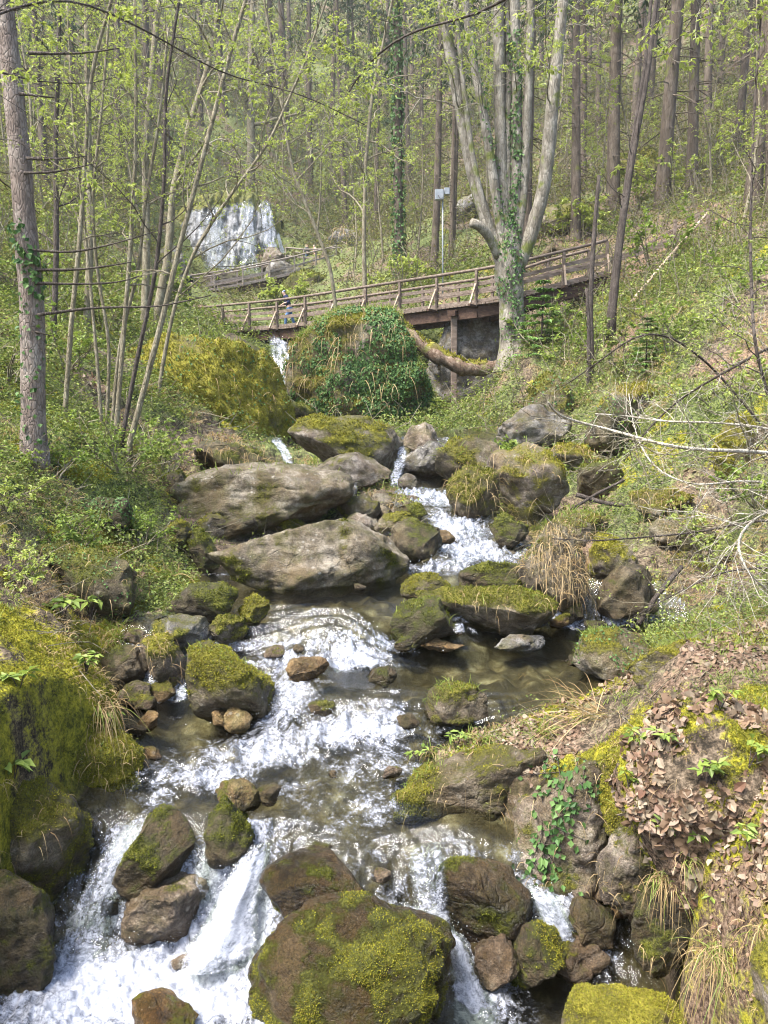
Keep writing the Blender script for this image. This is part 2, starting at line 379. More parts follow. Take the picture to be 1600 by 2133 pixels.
# boulders the water runs over: (photo u, v, level, radius m, height m)
BUMPS = [(655,1800,-2.9,.42,.10),(985,1790,-2.95,.36,.10),(900,1760,-2.9,.3,.05),(650,1440,-2.5,.3,.08),(800,1480,-2.5,.28,.10),(720,1470,-2.5,.25,.06),(840,1450,-2.48,.25,.06),
         (640,1330,-2.2,.3,.06),(480,1350,-2.3,.35,.05),(710,1310,-2.1,.25,.07),(930,1165,-1.8,.35,.09),(660,1660,-2.8,.3,.05),(560,1690,-2.82,.25,.05),(800,1640,-2.8,.3,.04)]
_bp = [(*at_z(u, v, z)[:2], r, h) for u, v, z, r, h in BUMPS]
def water_level(x, y):
    t = x / np.maximum(y, 1.0)
    wob = .16 * vn(xyz(x * 1.3, y * .8), 5) + .03 * vn(xyz(x * 3, y * 3), 6)
    yy = y + wob * np.clip(y / 6, .4, 1.2)
    L = np.stack([(np.interp(yy - .16, ys, zs) + np.interp(yy - .05, ys, zs) + np.interp(yy + .05, ys, zs) + np.interp(yy + .16, ys, zs)) / 4 for ys, zs in _lf])
    k = np.clip(np.interp(t, _lt, np.arange(len(_lt))), 0, len(_lt) - 1.001)
    i = k.astype(int); f = sst(0, 1, k - i)
    z = np.take_along_axis(L, i[None], 0)[0] * (1 - f) + np.take_along_axis(L, i[None] + 1, 0)[0] * f
    z = z + .25 * sst(15.5, 24, y)
    for bx, by, r, h in _bp:
        z = z + h * np.exp(-(((x - bx) ** 2 + (y - by) ** 2) / r ** 2))
    return z
CARVE = [(tuple(at(592, 815, 24.)[:2]), tuple(at(586, 790, 31.5)[:2]), 1.5, 1.3), (tuple(at(600, 1000, 13.6)[:2]), tuple(at(580, 910, 16.2)[:2]), .45, .75), (tuple(at(600, 880, 19.)[:2]), tuple(at(590, 830, 24.)[:2]), 1.2, .9),
         (tuple(at(985, 860, 26.5)[:2]), tuple(at(985, 860, 29.)[:2]), 1.6, 1.2)]
EY = [1, 4.0, 4.2, 4.7, 5.2, 5.7, 6.0, 6.6, 7.0, 7.5, 7.9, 8.5, 9.6, 10, 10.4, 10.6, 11.4, 12.6, 13.7, 15, 17, 19, 20, 22]
EL = [-2.9, -2.75, -2.6, -2.42, -2.32, -2.15, -2.0, -2.5, -2.6, -2.5, -2.0, -2.2, -2.4, -2.1, -.7, .4, .6, .6, .1, -.1, .2, 1.2, 3, 6]
RY = [1, 4, 4.3, 4.6, 5.0, 5.3, 5.6, 5.85, 6.0, 6.2, 6.6, 7.5, 8.4, 8.8, 9.1, 9.6, 10.2, 11.4, 12.3, 13.7, 15, 17, 19, 20, 22]
ER = [1.6, 1.65, 1.7, 1.68, 1.25, .75, .40, .30, .55, 1.75, 2.05, 2.4, 3.0, 2.9, 1.9, 1.85, 1.8, 1.7, 1.8, 1.6, 2.0, 3.2, 2.8, 2.8, 2]
def edge_dist(x, y):
    """metres outside the stream's edge (negative in the stream); side -1 left, 1 right"""
    wob = .14 * fbm(xyz(x * 1.6, y * 1.6), 3, 31)
    dl = np.interp(y, EY, EL) - x; dr = x - np.interp(y, RY, ER)
    return np.maximum(dl, dr) + wob * np.clip(y / 7, .4, 1.5), np.where(dl > dr, -1, 1)
def height(x, y):
    x = np.asarray(x, float); y = np.asarray(y, float)
    d, side = edge_dist(x, y)
    lz = land(x, y)
    rough = np.clip(y / 9, .45, 2.2)
    lz = lz + rough * (.10 * fbm(xyz(x * .9, y * .9), 4, 21)) + .035 * fbm(xyz(x * 4, y * 4), 3, 22) * np.minimum(rough, 1) + np.clip((y - 18) / 60, 0, 1) * 1.3 * fbm(xyz(x * .12, y * .12), 3, 23)
    wz = water_level(x, y)
    depth = .03 + .20 * sst(0, -.5, d) + .06 * vn(xyz(x * 2.3, y * 2.3), 40) + .05 * vn(xyz(x * 6, y * 6), 41) - .05 * np.maximum(ridge(xyz(x * 3.1, y * 3.1), 2, 42), 0)
    wedge = np.where((y < 6.2), .16, .45)
    k = sst(0, 1, d / wedge)
    z = (wz - np.maximum(depth, .012)) * (1 - k) + (lz + np.maximum(wz + .03 - lz, 0) * sst(.7, .15, d)) * k
    for (x0, y0), (x1, y1), r, dz in CARVE:
        L2 = (x1 - x0) ** 2 + (y1 - y0) ** 2
        k = np.clip(((x - x0) * (x1 - x0) + (y - y0) * (y1 - y0)) / L2, 0, 1)
        dd_ = np.hypot(x - x0 - k * (x1 - x0), y - y0 - k * (y1 - y0))
        z = z - dz * np.exp(-(dd_ / r) ** 2)
    return z
def hit(u, v, ymin=2.4, ymax=200., wet=False):
    """where the sight line of photo pixel (u, v) meets the ground"""
    u = np.atleast_1d(np.asarray(u, float)); v = np.atleast_1d(np.asarray(v, float))
    Y = np.geomspace(ymin, ymax, 260)
    dx, dy, dz = ray(u, v)
    X = (dx / dy)[:, None] * Y; Z = (dz / dy)[:, None] * Y
    xf = X.ravel(); yf = np.broadcast_to(Y, X.shape).ravel(); H = height(xf, yf)
    if wet: H = np.where((edge_dist(xf, yf)[0] < 0) & (yf < 23), np.maximum(H, water_level(xf, yf)), H)
    H = H.reshape(X.shape)
    under = Z < H
    i = np.where(under.any(1), under.argmax(1), len(Y) - 1)
    r = np.arange(len(u)); j = np.maximum(i - 1, 0)
    g0 = (Z - H)[r, j]; g1 = (Z - H)[r, i]
    f = np.clip(g0 / (g0 - g1 + 1e-9), 0, 1)
    yy = Y[j] + (Y[i] - Y[j]) * f
    return np.stack([dx / dy * yy, yy, dz / dy * yy], -1)
def ground(x, y):
    return height(np.array([x], float), np.array([y], float))[0]
def normal(x, y):
    e = np.clip(y * .006, .02, .3)
    hx = (height(x + e, y) - height(x - e, y)) / (2 * e); hy = (height(x, y + e) - height(x, y - e)) / (2 * e)
    return unit(np.stack([-hx, -hy, np.ones_like(hx)], -1))
def cover(x, y, nz):
    """how moss, leaf litter and green plants share the ground (they grow where they grow, whatever the light)"""
    d, side = edge_dist(x, y)
    n1 = fbm(xyz(x * .8, y * .8), 4, 51); n2 = fbm(xyz(x * 2.2, y * 2.2), 4, 52); n3 = fbm(xyz(x * .25, y * .25), 3, 53)
    near = sst(7.2, 5.8, y)
    moss = .42 + .55 * n2 + .25 * n1 + .60 * near * (side < 0) + .16 * near * (side > 0) * sst(.9, .2, d) - .30 * sst(7.5, 12, y) - .1 * sst(12, 40, y)
    moss = moss - .10 * sst(.6, .35, nz) * near - .2 * (side > 0) * near * sst(.5, 1.4, d)
    litter = .40 - .12 * near * (side < 0) + .55 * fbm(xyz(x * 1.1, y * 1.1), 4, 54) + .38 * near * (side > 0) * sst(.05, .3, d) - .05 + .1 * n3
    green = .5 + .5 * n1 + .3 * n3 + .22 * (side < 0) * sst(6.5, 9, y) - .30 * near
    wet = sst(.06, -.02, d)
    return moss, litter, green, wet, d, side
# terrain sheet, finer towards the camera's end of the valley
tt = np.linspace(-1, 1, 860); tt = 1.25 * (.42 * tt + .58 * tt ** 3); rr = np.concatenate([[-3, -1, .3, 1.1], np.geomspace(1.7, 235, 800)])
TX, TY = np.meshgrid(tt, rr); TXf = (TX * (np.maximum(TY, .5) + 1.2)).ravel(); TYf = TY.ravel()
TZ = height(TXf, TYf)
nr, nc = TX.shape
G = np.stack([TXf, TYf, TZ], -1).reshape(nr, nc, 3)
du = np.gradient(G, axis=1); dv = np.gradient(G, axis=0)
NN = unit(np.cross(du, dv)).reshape(-1, 3)
moss, litter, green, wet, dd, side = cover(TXf, TYf, NN[:, 2])
disp = (.05 * fbm(G.reshape(-1, 3) * 3.1, 4, 61) + .018 * fbm(G.reshape(-1, 3) * 11, 3, 62)) * np.clip(TYf / 8, .5, 2) * sst(-.1, .1, dd)
GV = G.reshape(-1, 3) + NN * disp[:, None]
i = np.arange(nr - 1)[:, None] * nc + np.arange(nc - 1)[None]
TQ = np.stack([i, i + 1, i + nc + 1, i + nc], -1).reshape(-1, 4)
steep = sst(.52, .28, NN[:, 2]) * sst(30, 15, TYf) * (1 - sst(7, 6, TYf) * sst(1.35, 1.5, TXf)) * (1 - .85 * sst(7, 6.4, TYf) * (TXf < -1.5))
t = NT('forest floor'); P = t.geo().outputs['Position']
a = t.noise(P, 1.6, 8, .65); b = t.noise(P, 9, 7, .68); c = t.noise(P, 42, 5, .7)
soil = t.ramp(t.math('MULTIPLY_ADD', c, .5, t.math('MULTIPLY', b, .5)), [(.42, (.02, .015, .009)), (.5, (.085, .063, .04)), (.58, (.21, .16, .11))])
lit = t.ramp(t.math('MULTIPLY_ADD', c, .7, t.math('MULTIPLY', b, .3)), [(.42, (.045, .028, .018)), (.5, (.14, .09, .058)), (.58, (.25, .175, .12))])
lm = t.mapr(t.math('ADD', t.attr('litter').outputs['Fac'], t.math('MULTIPLY', t.math('SUBTRACT', c, .5), .7)), .42, .6)
col = t.mix(lm, soil, lit)
gr = t.ramp(t.math('MULTIPLY_ADD', c, .6, t.math('MULTIPLY', b, .4)), [(.42, (.02, .032, .008)), (.5, (.075, .105, .025)), (.58, (.17, .21, .055))])
gm = t.mapr(t.math('ADD', t.attr('green').outputs['Fac'], t.math('MULTIPLY', t.math('SUBTRACT', b, .5), 1.0)), .40, .7, 0, .8)
col = t.mix(gm, col, gr)
mo = t.ramp(t.math('MULTIPLY_ADD', c, .5, t.math('MULTIPLY', b, .5)), [(.41, (.05, .055, .006)), (.5, (.16, .155, .012)), (.59, (.33, .295, .022))])
mm = t.math('ADD', t.attr('moss').outputs['Fac'], t.math('ADD', t.math('MULTIPLY', t.math('SUBTRACT', b, .5), .8), t.math('MULTIPLY', t.math('SUBTRACT', c, .5), .5)))
mk = t.mapr(mm, .46, .62)
col = t.mix(mk, col, mo)
rk = t.ramp(t.math('MULTIPLY_ADD', b, .6, t.math('MULTIPLY', a, .4)), [(.42, (.022, .017, .010)), (.5, (.06, .048, .022)), (.56, (.11, .08, .048)), (.63, (.26, .22, .175))])
rkm = t.ramp(t.math('MULTIPLY_ADD', c, .5, t.math('MULTIPLY', b, .5)), [(.4, (.03, .03, .006)), (.6, (.10, .095, .015))])
rk = t.mix(t.mapr(mm, .55, .8), rk, rkm)
col = t.mix(t.attr('steep').outputs['Fac'], col, rk)
bed = t.ramp(t.math('MULTIPLY_ADD', b, .5, t.math('MULTIPLY', a, .5)), [(.40, (.035, .025, .012)), (.48, (.085, .062, .03)), (.55, (.17, .135, .08)), (.64, (.34, .295, .21))])
bed = t.mix(t.mapr(t.n('ShaderNodeTexVoronoi', {'Vector': P, 'Scale': 4.2}).outputs['Distance'], .25, .5, 0, .7), bed, (.028, .02, .010))
wt = t.attr('wet').outputs['Fac']
col = t.mix(wt, col, bed)
h = t.math('ADD', b, t.math('MULTIPLY', c, .6))
M['terrain'] = t.out(t.pri(col, t.math('MULTIPLY_ADD', wt, -.5, .9), t.bump(h, .9, .04), .25))
terrain = mesh('ground', GV, TQ, M['terrain'], None, True, {'moss': moss, 'litter': litter, 'green': green, 'wet': wet, 'steep': steep})
tag(terrain, kind='structure')
def ground_fast(x, y):
    fi = np.interp(x / (np.maximum(y, .5) + 1.2), tt, np.arange(nc)); fj = np.interp(y, rr, np.arange(nr))
    i0 = np.clip(fi.astype(int), 0, nc - 2); j0 = np.clip(fj.astype(int), 0, nr - 2); a = (fi - i0)[:, None]; b = (fj - j0)[:, None]
    GG = GV.reshape(nr, nc, 3); N3 = NN.reshape(nr, nc, 3)
    def bl(A): return (A[j0, i0] * (1 - a) + A[j0, i0 + 1] * a) * (1 - b) + (A[j0 + 1, i0] * (1 - a) + A[j0 + 1, i0 + 1] * a) * b
    return bl(GG), unit(bl(N3))
# ------------------------------------------------------------------ water
FOAM = [(300,2080,330,140,1.6),(480,2000,120,120,1.3),(470,1930,80,100,1.),(150,2000,90,80,.7),(250,1820,60,120,.45),(560,1570,170,40,.9),(680,1535,170,38,1.),(760,1600,110,50,.55),(430,1615,140,40,.9),(600,1650,150,60,.42),(700,1720,120,55,.40),(350,1650,70,40,.6),(690,1380,120,22,.95),(600,1450,70,60,.9),(760,1500,90,30,.5),
 (620,1380,110,22,.8),(740,1690,90,90,.45),(600,1640,100,50,.5),(880,1035,75,16,1.1),(950,1095,80,35,1.),(985,1150,110,28,1.1),(900,1185,170,16,.75),(560,1196,130,5,.6),(1170,1300,60,14,.9),(1290,1298,50,9,.9),(1010,2060,80,90,.9),(1150,1930,50,70,.7),
 (350,1445,45,18,.6),(530,1720,30,60,.6),(820,1345,70,14,.6),(1060,1160,30,30,.6),(390,1500,60,8,.25),(1230,1990,50,30,.5)]
def whit(u, v):
    u = np.atleast_1d(np.asarray(u, float)); v = np.atleast_1d(np.asarray(v, float))
    Y = np.geomspace(3, 24, 420); dx, dy, dz = ray(u, v)
    X = (dx / dy)[:, None] * Y; Z = (dz / dy)[:, None] * Y
    H = water_level(X.ravel(), np.broadcast_to(Y, X.shape).ravel()).reshape(X.shape)
    un = Z < H; k = np.where(un.any(1), un.argmax(1), len(Y) - 1); yy = Y[k]
    return np.stack([dx / dy * yy, yy, dz / dy * yy], -1)
_fp = []
for u, v, ru, rv, s in FOAM:
    c0 = whit(u, v)[0]; c1 = whit(u, v - rv)[0]; c2 = whit(u, v + rv)[0]
    _fp.append((c0[0], c0[1], ru * px(c0[1]), max((c1[1] - c2[1]) / 2, .12), s))
wt_ = np.linspace(-.62, .50, 620); wr_ = np.geomspace(3.0, 23, 720)
WX, WY = np.meshgrid(wt_, wr_); WXf = (WX * WY).ravel(); WYf = WY.ravel()
WZ = water_level(WXf, WYf)
W3 = WZ.reshape(WX.shape)
slope = np.abs(np.gradient(W3, axis=0) / np.gradient(WY, axis=0)).ravel()
foam = np.zeros(len(WXf))
for fx, fy, rx, ry, s in _fp:
    foam = np.maximum(foam, s * np.exp(-(((WXf - fx) / rx) ** 2 + ((WYf - fy) / ry) ** 2) * .9))
foam = np.clip(foam + .38 * sst(.25, 1.2, slope), 0, 1.3)
flow = np.stack([WXf, WYf * .6 - WZ * 1.6, np.zeros_like(WXf)], -1)
lump = ridge(np.stack([WXf * 4.5, WYf * 4.5, WZ * 4.5], -1), 3, 71) - .3
fine = fbm(np.stack([WXf * 15, WYf * 13, WZ * 13], -1), 3, 72)
rip = fbm(np.stack([WXf * 3, flow[:, 1] * 2, WZ * 0], -1), 3, 73)
amp = np.clip(WYf / 7, .7, 1.6)
scum = sst(.15, .8, foam)
WZd = WZ + scum * (.06 * lump + .040 * fine + .03 * fbm(np.stack([WXf * 9, WYf * 9, WZ * 9], -1), 3, 74)) * amp + .008 * rip + .012 * fine * sst(.2, .8, slope)
i = np.arange(len(wr_) - 1)[:, None] * len(wt_) + np.arange(len(wt_) - 1)[None]
WQ = np.stack([i, i + 1, i + len(wt_) + 1, i + len(wt_)], -1).reshape(-1, 4)
edg, _ = edge_dist(WXf, WYf)
keep = (edg[WQ].min(1) < .55) & (WYf[WQ].max(1) < 23)
WQ = WQ[keep]
used = np.unique(WQ); rem = np.zeros(len(WXf), int); rem[used] = np.arange(len(used)); WQ = rem[WQ]
def water_mat(name, clear=(.80, .84, .72), gain=1.0, base=0., sheet=False):
    t = NT(name)
    fl = t.n('ShaderNodeAttribute', attribute_name='flow').outputs['Vector']
    fo = t.attr('foam').outputs['Fac']
    P = t.geo().outputs['Position'] if not sheet else fl
    st = t.noise(P, 6.5, 8, .74, 1.6)
    fn = t.noise(P, 34, 6, .75, .8)
    bb = t.n('ShaderNodeTexVoronoi', {'Vector': t.n('ShaderNodeMapping', {'Vector': fl, 'Scale': (1, .8, 1)}).outputs[0], 'Scale': 34.}).outputs['Distance']
    iso = t.noise(t.geo().outputs['Position'], 2.6, 5, .65, .6)
    x = t.math('MULTIPLY_ADD', fo, gain, base)
    x = t.math('ADD', x, t.math('MULTIPLY', t.math('SUBTRACT', iso, .5), 1.6))
    x = t.math('ADD', x, t.math('MULTIPLY', t.math('SUBTRACT', st, .5), 1.7))
    x = t.math('ADD', x, t.math('MULTIPLY', t.math('SUBTRACT', fn, .5), 1.5))
    fm = t.mapr(x, .40, 1.12)
    fm = t.math('MULTIPLY', fm, t.mapr(fo, .04, .22))
    nz = t.bump(t.math('ADD', t.math('MULTIPLY', st, .8), t.math('MULTIPLY', fn, .7)), .32, .03)
    gl = t.n('ShaderNodeBsdfGlossy', {'Color': (.95, .97, 1, 1), 'Roughness': .06, 'Normal': nz}).outputs[0]
    tr = t.n('ShaderNodeBsdfTransparent', {'Color': (*clear, 1)}).outputs[0]
    fr = t.n('ShaderNodeFresnel', {'IOR': 1.33, 'Normal': nz}).outputs[0]
    w = t.n('ShaderNodeMixShader', {0: t.math('MULTIPLY_ADD', fr, .8, .02, clamp=True), 1: tr, 2: gl}).outputs[0]
    fh = t.math('ADD', t.math('MULTIPLY', fn, .8), t.math('MULTIPLY', bb, -.12))
    fcol = t.ramp(t.math('MULTIPLY_ADD', fn, .6, t.math('MULTIPLY', st, .4)), [(.38, (.20, .215, .265)), (.5, (.37, .39, .45)), (.62, (.64, .66, .71))])
    fs = t.pri(fcol, .45, t.bump(fh, .5, .03), .35, **{'Subsurface Weight': .0})
    ft = t.n('ShaderNodeBsdfTranslucent', {'Color': (.6, .63, .68, 1)}).outputs[0]
    fs = t.n('ShaderNodeMixShader', {0: .25, 1: fs, 2: ft}).outputs[0]
    r = t.n('ShaderNodeMixShader', {0: fm, 1: w, 2: fs}).outputs[0]
    if sheet:
        e = t.mapr(t.math('ADD', fo, t.math('MULTIPLY', t.math('SUBTRACT', st, .5), .7)), .08, .25)
        r = t.n('ShaderNodeMixShader', {0: e, 1: t.n('ShaderNodeBsdfTransparent').outputs[0], 2: r}).outputs[0]
    return t.out(r)
M['water'] = water_mat('stream water')
M['fall'] = water_mat('falling water', gain=1.1, base=.12, sheet=True)
wv = np.stack([WXf, WYf, WZd], -1)[used]
stream = mesh('stream_water', wv, WQ, M['water'], None, True, {'foam': foam[used], 'flow': flow[used]})
tag(stream, kind='structure')
def fall(name, label, secs, foamv=.9, bulge=.05, group='small falls of the stream'):
    """a sheet of falling water: cross sections (uL, vL, uR, vR, Y) from top to bottom"""
    m = 26; n = 16 * (len(secs) - 1) + 1
    Lp = np.array([at(s[0], s[1], s[4]) for s in secs]); Rp = np.array([at(s[2], s[3], s[4]) for s in secs])
    k = np.linspace(0, len(secs) - 1, n)
    li = np.stack([np.interp(k, range(len(secs)), Lp[:, c]) for c in range(3)], -1)
    ri = np.stack([np.interp(k, range(len(secs)), Rp[:, c]) for c in range(3)], -1)
    w = np.linspace(0, 1, m)
    V = li[:, None] * (1 - w)[None, :, None] + ri[:, None] * w[None, :, None]
    wid = np.linalg.norm(li - ri, axis=1).mean()
    sc = np.linalg.norm(np.diff(li, axis=0), axis=1).sum()
    fl = np.stack(np.broadcast_arrays(w[None] * wid, np.linspace(0, sc, n)[:, None], 0.), -1)
    Vf = V.reshape(-1, 3).copy(); flf = fl.reshape(-1, 3)
    q = flf.copy(); q[:, 0] *= 7; q[:, 1] *= 1.6; q[:, 2] = len(name) + secs[0][0]
    nz = fbm(q, 3, 81)
    Vf[:, 1] -= (bulge * np.sin(np.pi * np.tile(w, n)) + .5 * bulge * nz)
    Vf[:, 2] += .3 * bulge * nz
    edge = np.minimum(w, 1 - w) * 2
    edgef = np.tile(np.clip(edge * 3, 0, 1), n)
    Vf[:, 0] += wid * .06 * vn(q * np.array([0, 2.2, 1]) + np.repeat(np.arange(n), m)[:, None] * 0, 5)
    ends = np.repeat(np.clip(np.minimum(np.arange(n), np.arange(n)[::-1] * 1.) / n * 7, 0, 1), m)
    fa = (foamv + .15 * nz) * np.tile(np.clip(edge * 2.2, 0, 1), n) * (.25 + .75 * ends)
    i = np.arange(n - 1)[:, None] * m + np.arange(m - 1)[None]
    Q = np.stack([i, i + m, i + m + 1, i + 1], -1).reshape(-1, 4)
    o = mesh(name, Vf, Q, M['fall'], None, True, {'foam': np.clip(fa, 0, 1.2), 'flow': flf}, loc=list(li[-1]))
    tag(o, kind='structure')
    return o
fall('waterfall', '', [(553,698,592,698,33.0),(562,735,614,738,32.0),(568,770,618,768,31.4),(575,816,606,818,30.4)], .52, .12)
fall('waterfall', '', [(556,908,590,912,16.6),(578,935,604,940,15.9),(590,965,618,968,15.3),(600,995,632,992,14.8)], .6, .06)
fall('waterfall', '', [(826,925,846,925,15.2),(822,955,850,952,14.7),(812,985,842,985,14.3),(808,1025,832,1022,13.9)], .65, .05)
fall('waterfall', '', [(1215,1195,1250,1195,9.6),(1220,1225,1262,1225,9.35),(1226,1255,1278,1252,9.15),(1230,1285,1290,1282,8.95)], .62, .05)
fall('waterfall', '', [(395,1755,440,1752,4.98),(398,1790,442,1790,4.86),(402,1830,446,1832,4.82),(405,1890,450,1890,4.8)], .28, .02)
fall('waterfall', '', [(1085,1835,1135,1838,4.75),(1100,1868,1165,1872,4.65),(1120,1915,1180,1912,4.6),(1150,1965,1205,1960,4.55),(1180,2010,1240,2005,4.5)], .85, .04)
fall('waterfall', '', [(800,1880,850,1868,4.5),(870,1925,915,1908,4.42),(925,1975,965,1955,4.36),(940,2040,1000,2030,4.3),(930,2110,1050,2110,4.2),(910,2190,1080,2190,4.1)], .85, .05)
fall('waterfall', '', [(505,1745,585,1745,5.0),(480,1800,555,1800,4.86),(455,1860,545,1860,4.72),(420,1930,545,1930,4.6),(350,2010,540,2010,4.45)], .95, .08)
fall('waterfall', '', [(268,1700,330,1712,5.2),(215,1770,285,1785,5.0),(165,1850,250,1860,4.85),(120,1930,230,1940,4.75),(60,2010,220,2020,4.6),(0,2090,200,2090,4.45)], .60, .06)
fall('waterfall', '', [(850,1755,935,1745,4.8),(848,1830,935,1825,4.52),(858,1895,945,1895,4.42),(880,1960,965,1955,4.38)], .5, .03)
fall('waterfall', '', [(370,1425,388,1420,7.1),(368,1440,390,1440,7.0),(360,1460,395,1460,6.9)], .7, .02)
fall('waterfall', '', [(285,1360,315,1360,7.3),(290,1400,325,1400,7.15),(300,1440,350,1440,7.0)], .5, .03)
fall('waterfall', '', [(1090,1235,1125,1238,8.9),(1105,1265,1140,1262,8.7),(1120,1292,1165,1288,8.55)], .55, .03)
fall('waterfall', '', [(945,1296,965,1296,7.75),(942,1318,972,1318,7.7)], .6, .02)
# drops thrown up where the chutes break
_dp = []
_r = np.random.default_rng(77)
for u, v, ru, rv, n in ((480,1900,60,60,260),(200,1900,90,90,260),(330,2000,200,70,420),(980,1990,60,50,160),(1150,1930,40,50,120),(640,1500,150,25,160),(720,1365,120,15,110),(900,1170,120,15,90),(500,1820,50,60,160),(930,1950,60,50,120)):
    c_ = whit(u + ru * _r.normal(size=n) * .6, v + rv * _r.normal(size=n) * .6); c_[:, 2] += np.abs(_r.normal(size=n)) * .09 + .02; _dp.append(c_)
_dp = np.concatenate(_dp); _o = np.array([(1,0,0),(-1,0,0),(0,1,0),(0,-1,0),(0,0,1.4),(0,0,-1.4)]); _t = np.array([(0,2,4),(2,1,4),(1,3,4),(3,0,4),(2,0,5),(1,2,5),(3,1,5),(0,3,5)])
_sz = px(_dp[:, 1]) * _r.uniform(.35, 1.3, len(_dp))
t = NT('spray drops'); M['drops'] = t.out(t.pri((.85, .87, .9), .15, None, .5))
tag(mesh('water_spray', (_dp[:, None] + _o[None] * _sz[:, None, None]).reshape(-1, 3), (np.arange(len(_dp))[:, None, None] * 6 + _t[None]).reshape(-1, 3), M['drops'], None, True), kind='stuff')
# ------------------------------------------------------------------ boulders
_ico = {}
def ico(sub):
    if sub not in _ico:
        bm = bmesh.new(); bmesh.ops.create_icosphere(bm, subdivisions=sub, radius=1.)
        bm.verts.ensure_lookup_table()
        _ico[sub] = (np.array([v.co for v in bm.verts]), np.array([[v.index for v in f.verts] for f in bm.faces])); bm.free()
    return _ico[sub]
def vnormals(V, T):
    fn = np.cross(V[T[:, 1]] - V[T[:, 0]], V[T[:, 2]] - V[T[:, 0]])
    N = np.zeros_like(V)
    for k in range(3): np.add.at(N, T[:, k], fn)
    return unit(N), fn
def tri_sample(V, T, wt, n, rng=RNG):
    fn = np.cross(V[T[:, 1]] - V[T[:, 0]], V[T[:, 2]] - V[T[:, 0]])
    A = np.linalg.norm(fn, axis=1) * wt
    if A.sum() <= 0 or n < 1: return None, None, None
    f = rng.choice(len(T), n, p=A / A.sum())
    r1 = np.sqrt(rng.random(n)); r2 = rng.random(n)
    P = V[T[f, 0]] * (1 - r1)[:, None] + V[T[f, 1]] * (r1 * (1 - r2))[:, None] + V[T[f, 2]] * (r1 * r2)[:, None]
    return P, unit(fn[f]), f
def moss_tufts(name, P, N, size, mat, parent, n=3):
    k = len(P)
    D = N + RNG.normal(size=P.shape) * .55 + np.array([0, 0, .35])
    L = size * (.6 + .9 * RNG.random(k))
    V, T = leaf_geo(P - N * np.reshape(size, (-1, 1)) * .15, L, L * .42, D, fold=.1)
    loc = np.array(parent.location) if parent is not None else 0
    return mesh(name, V - loc, T, mat, parent, False)
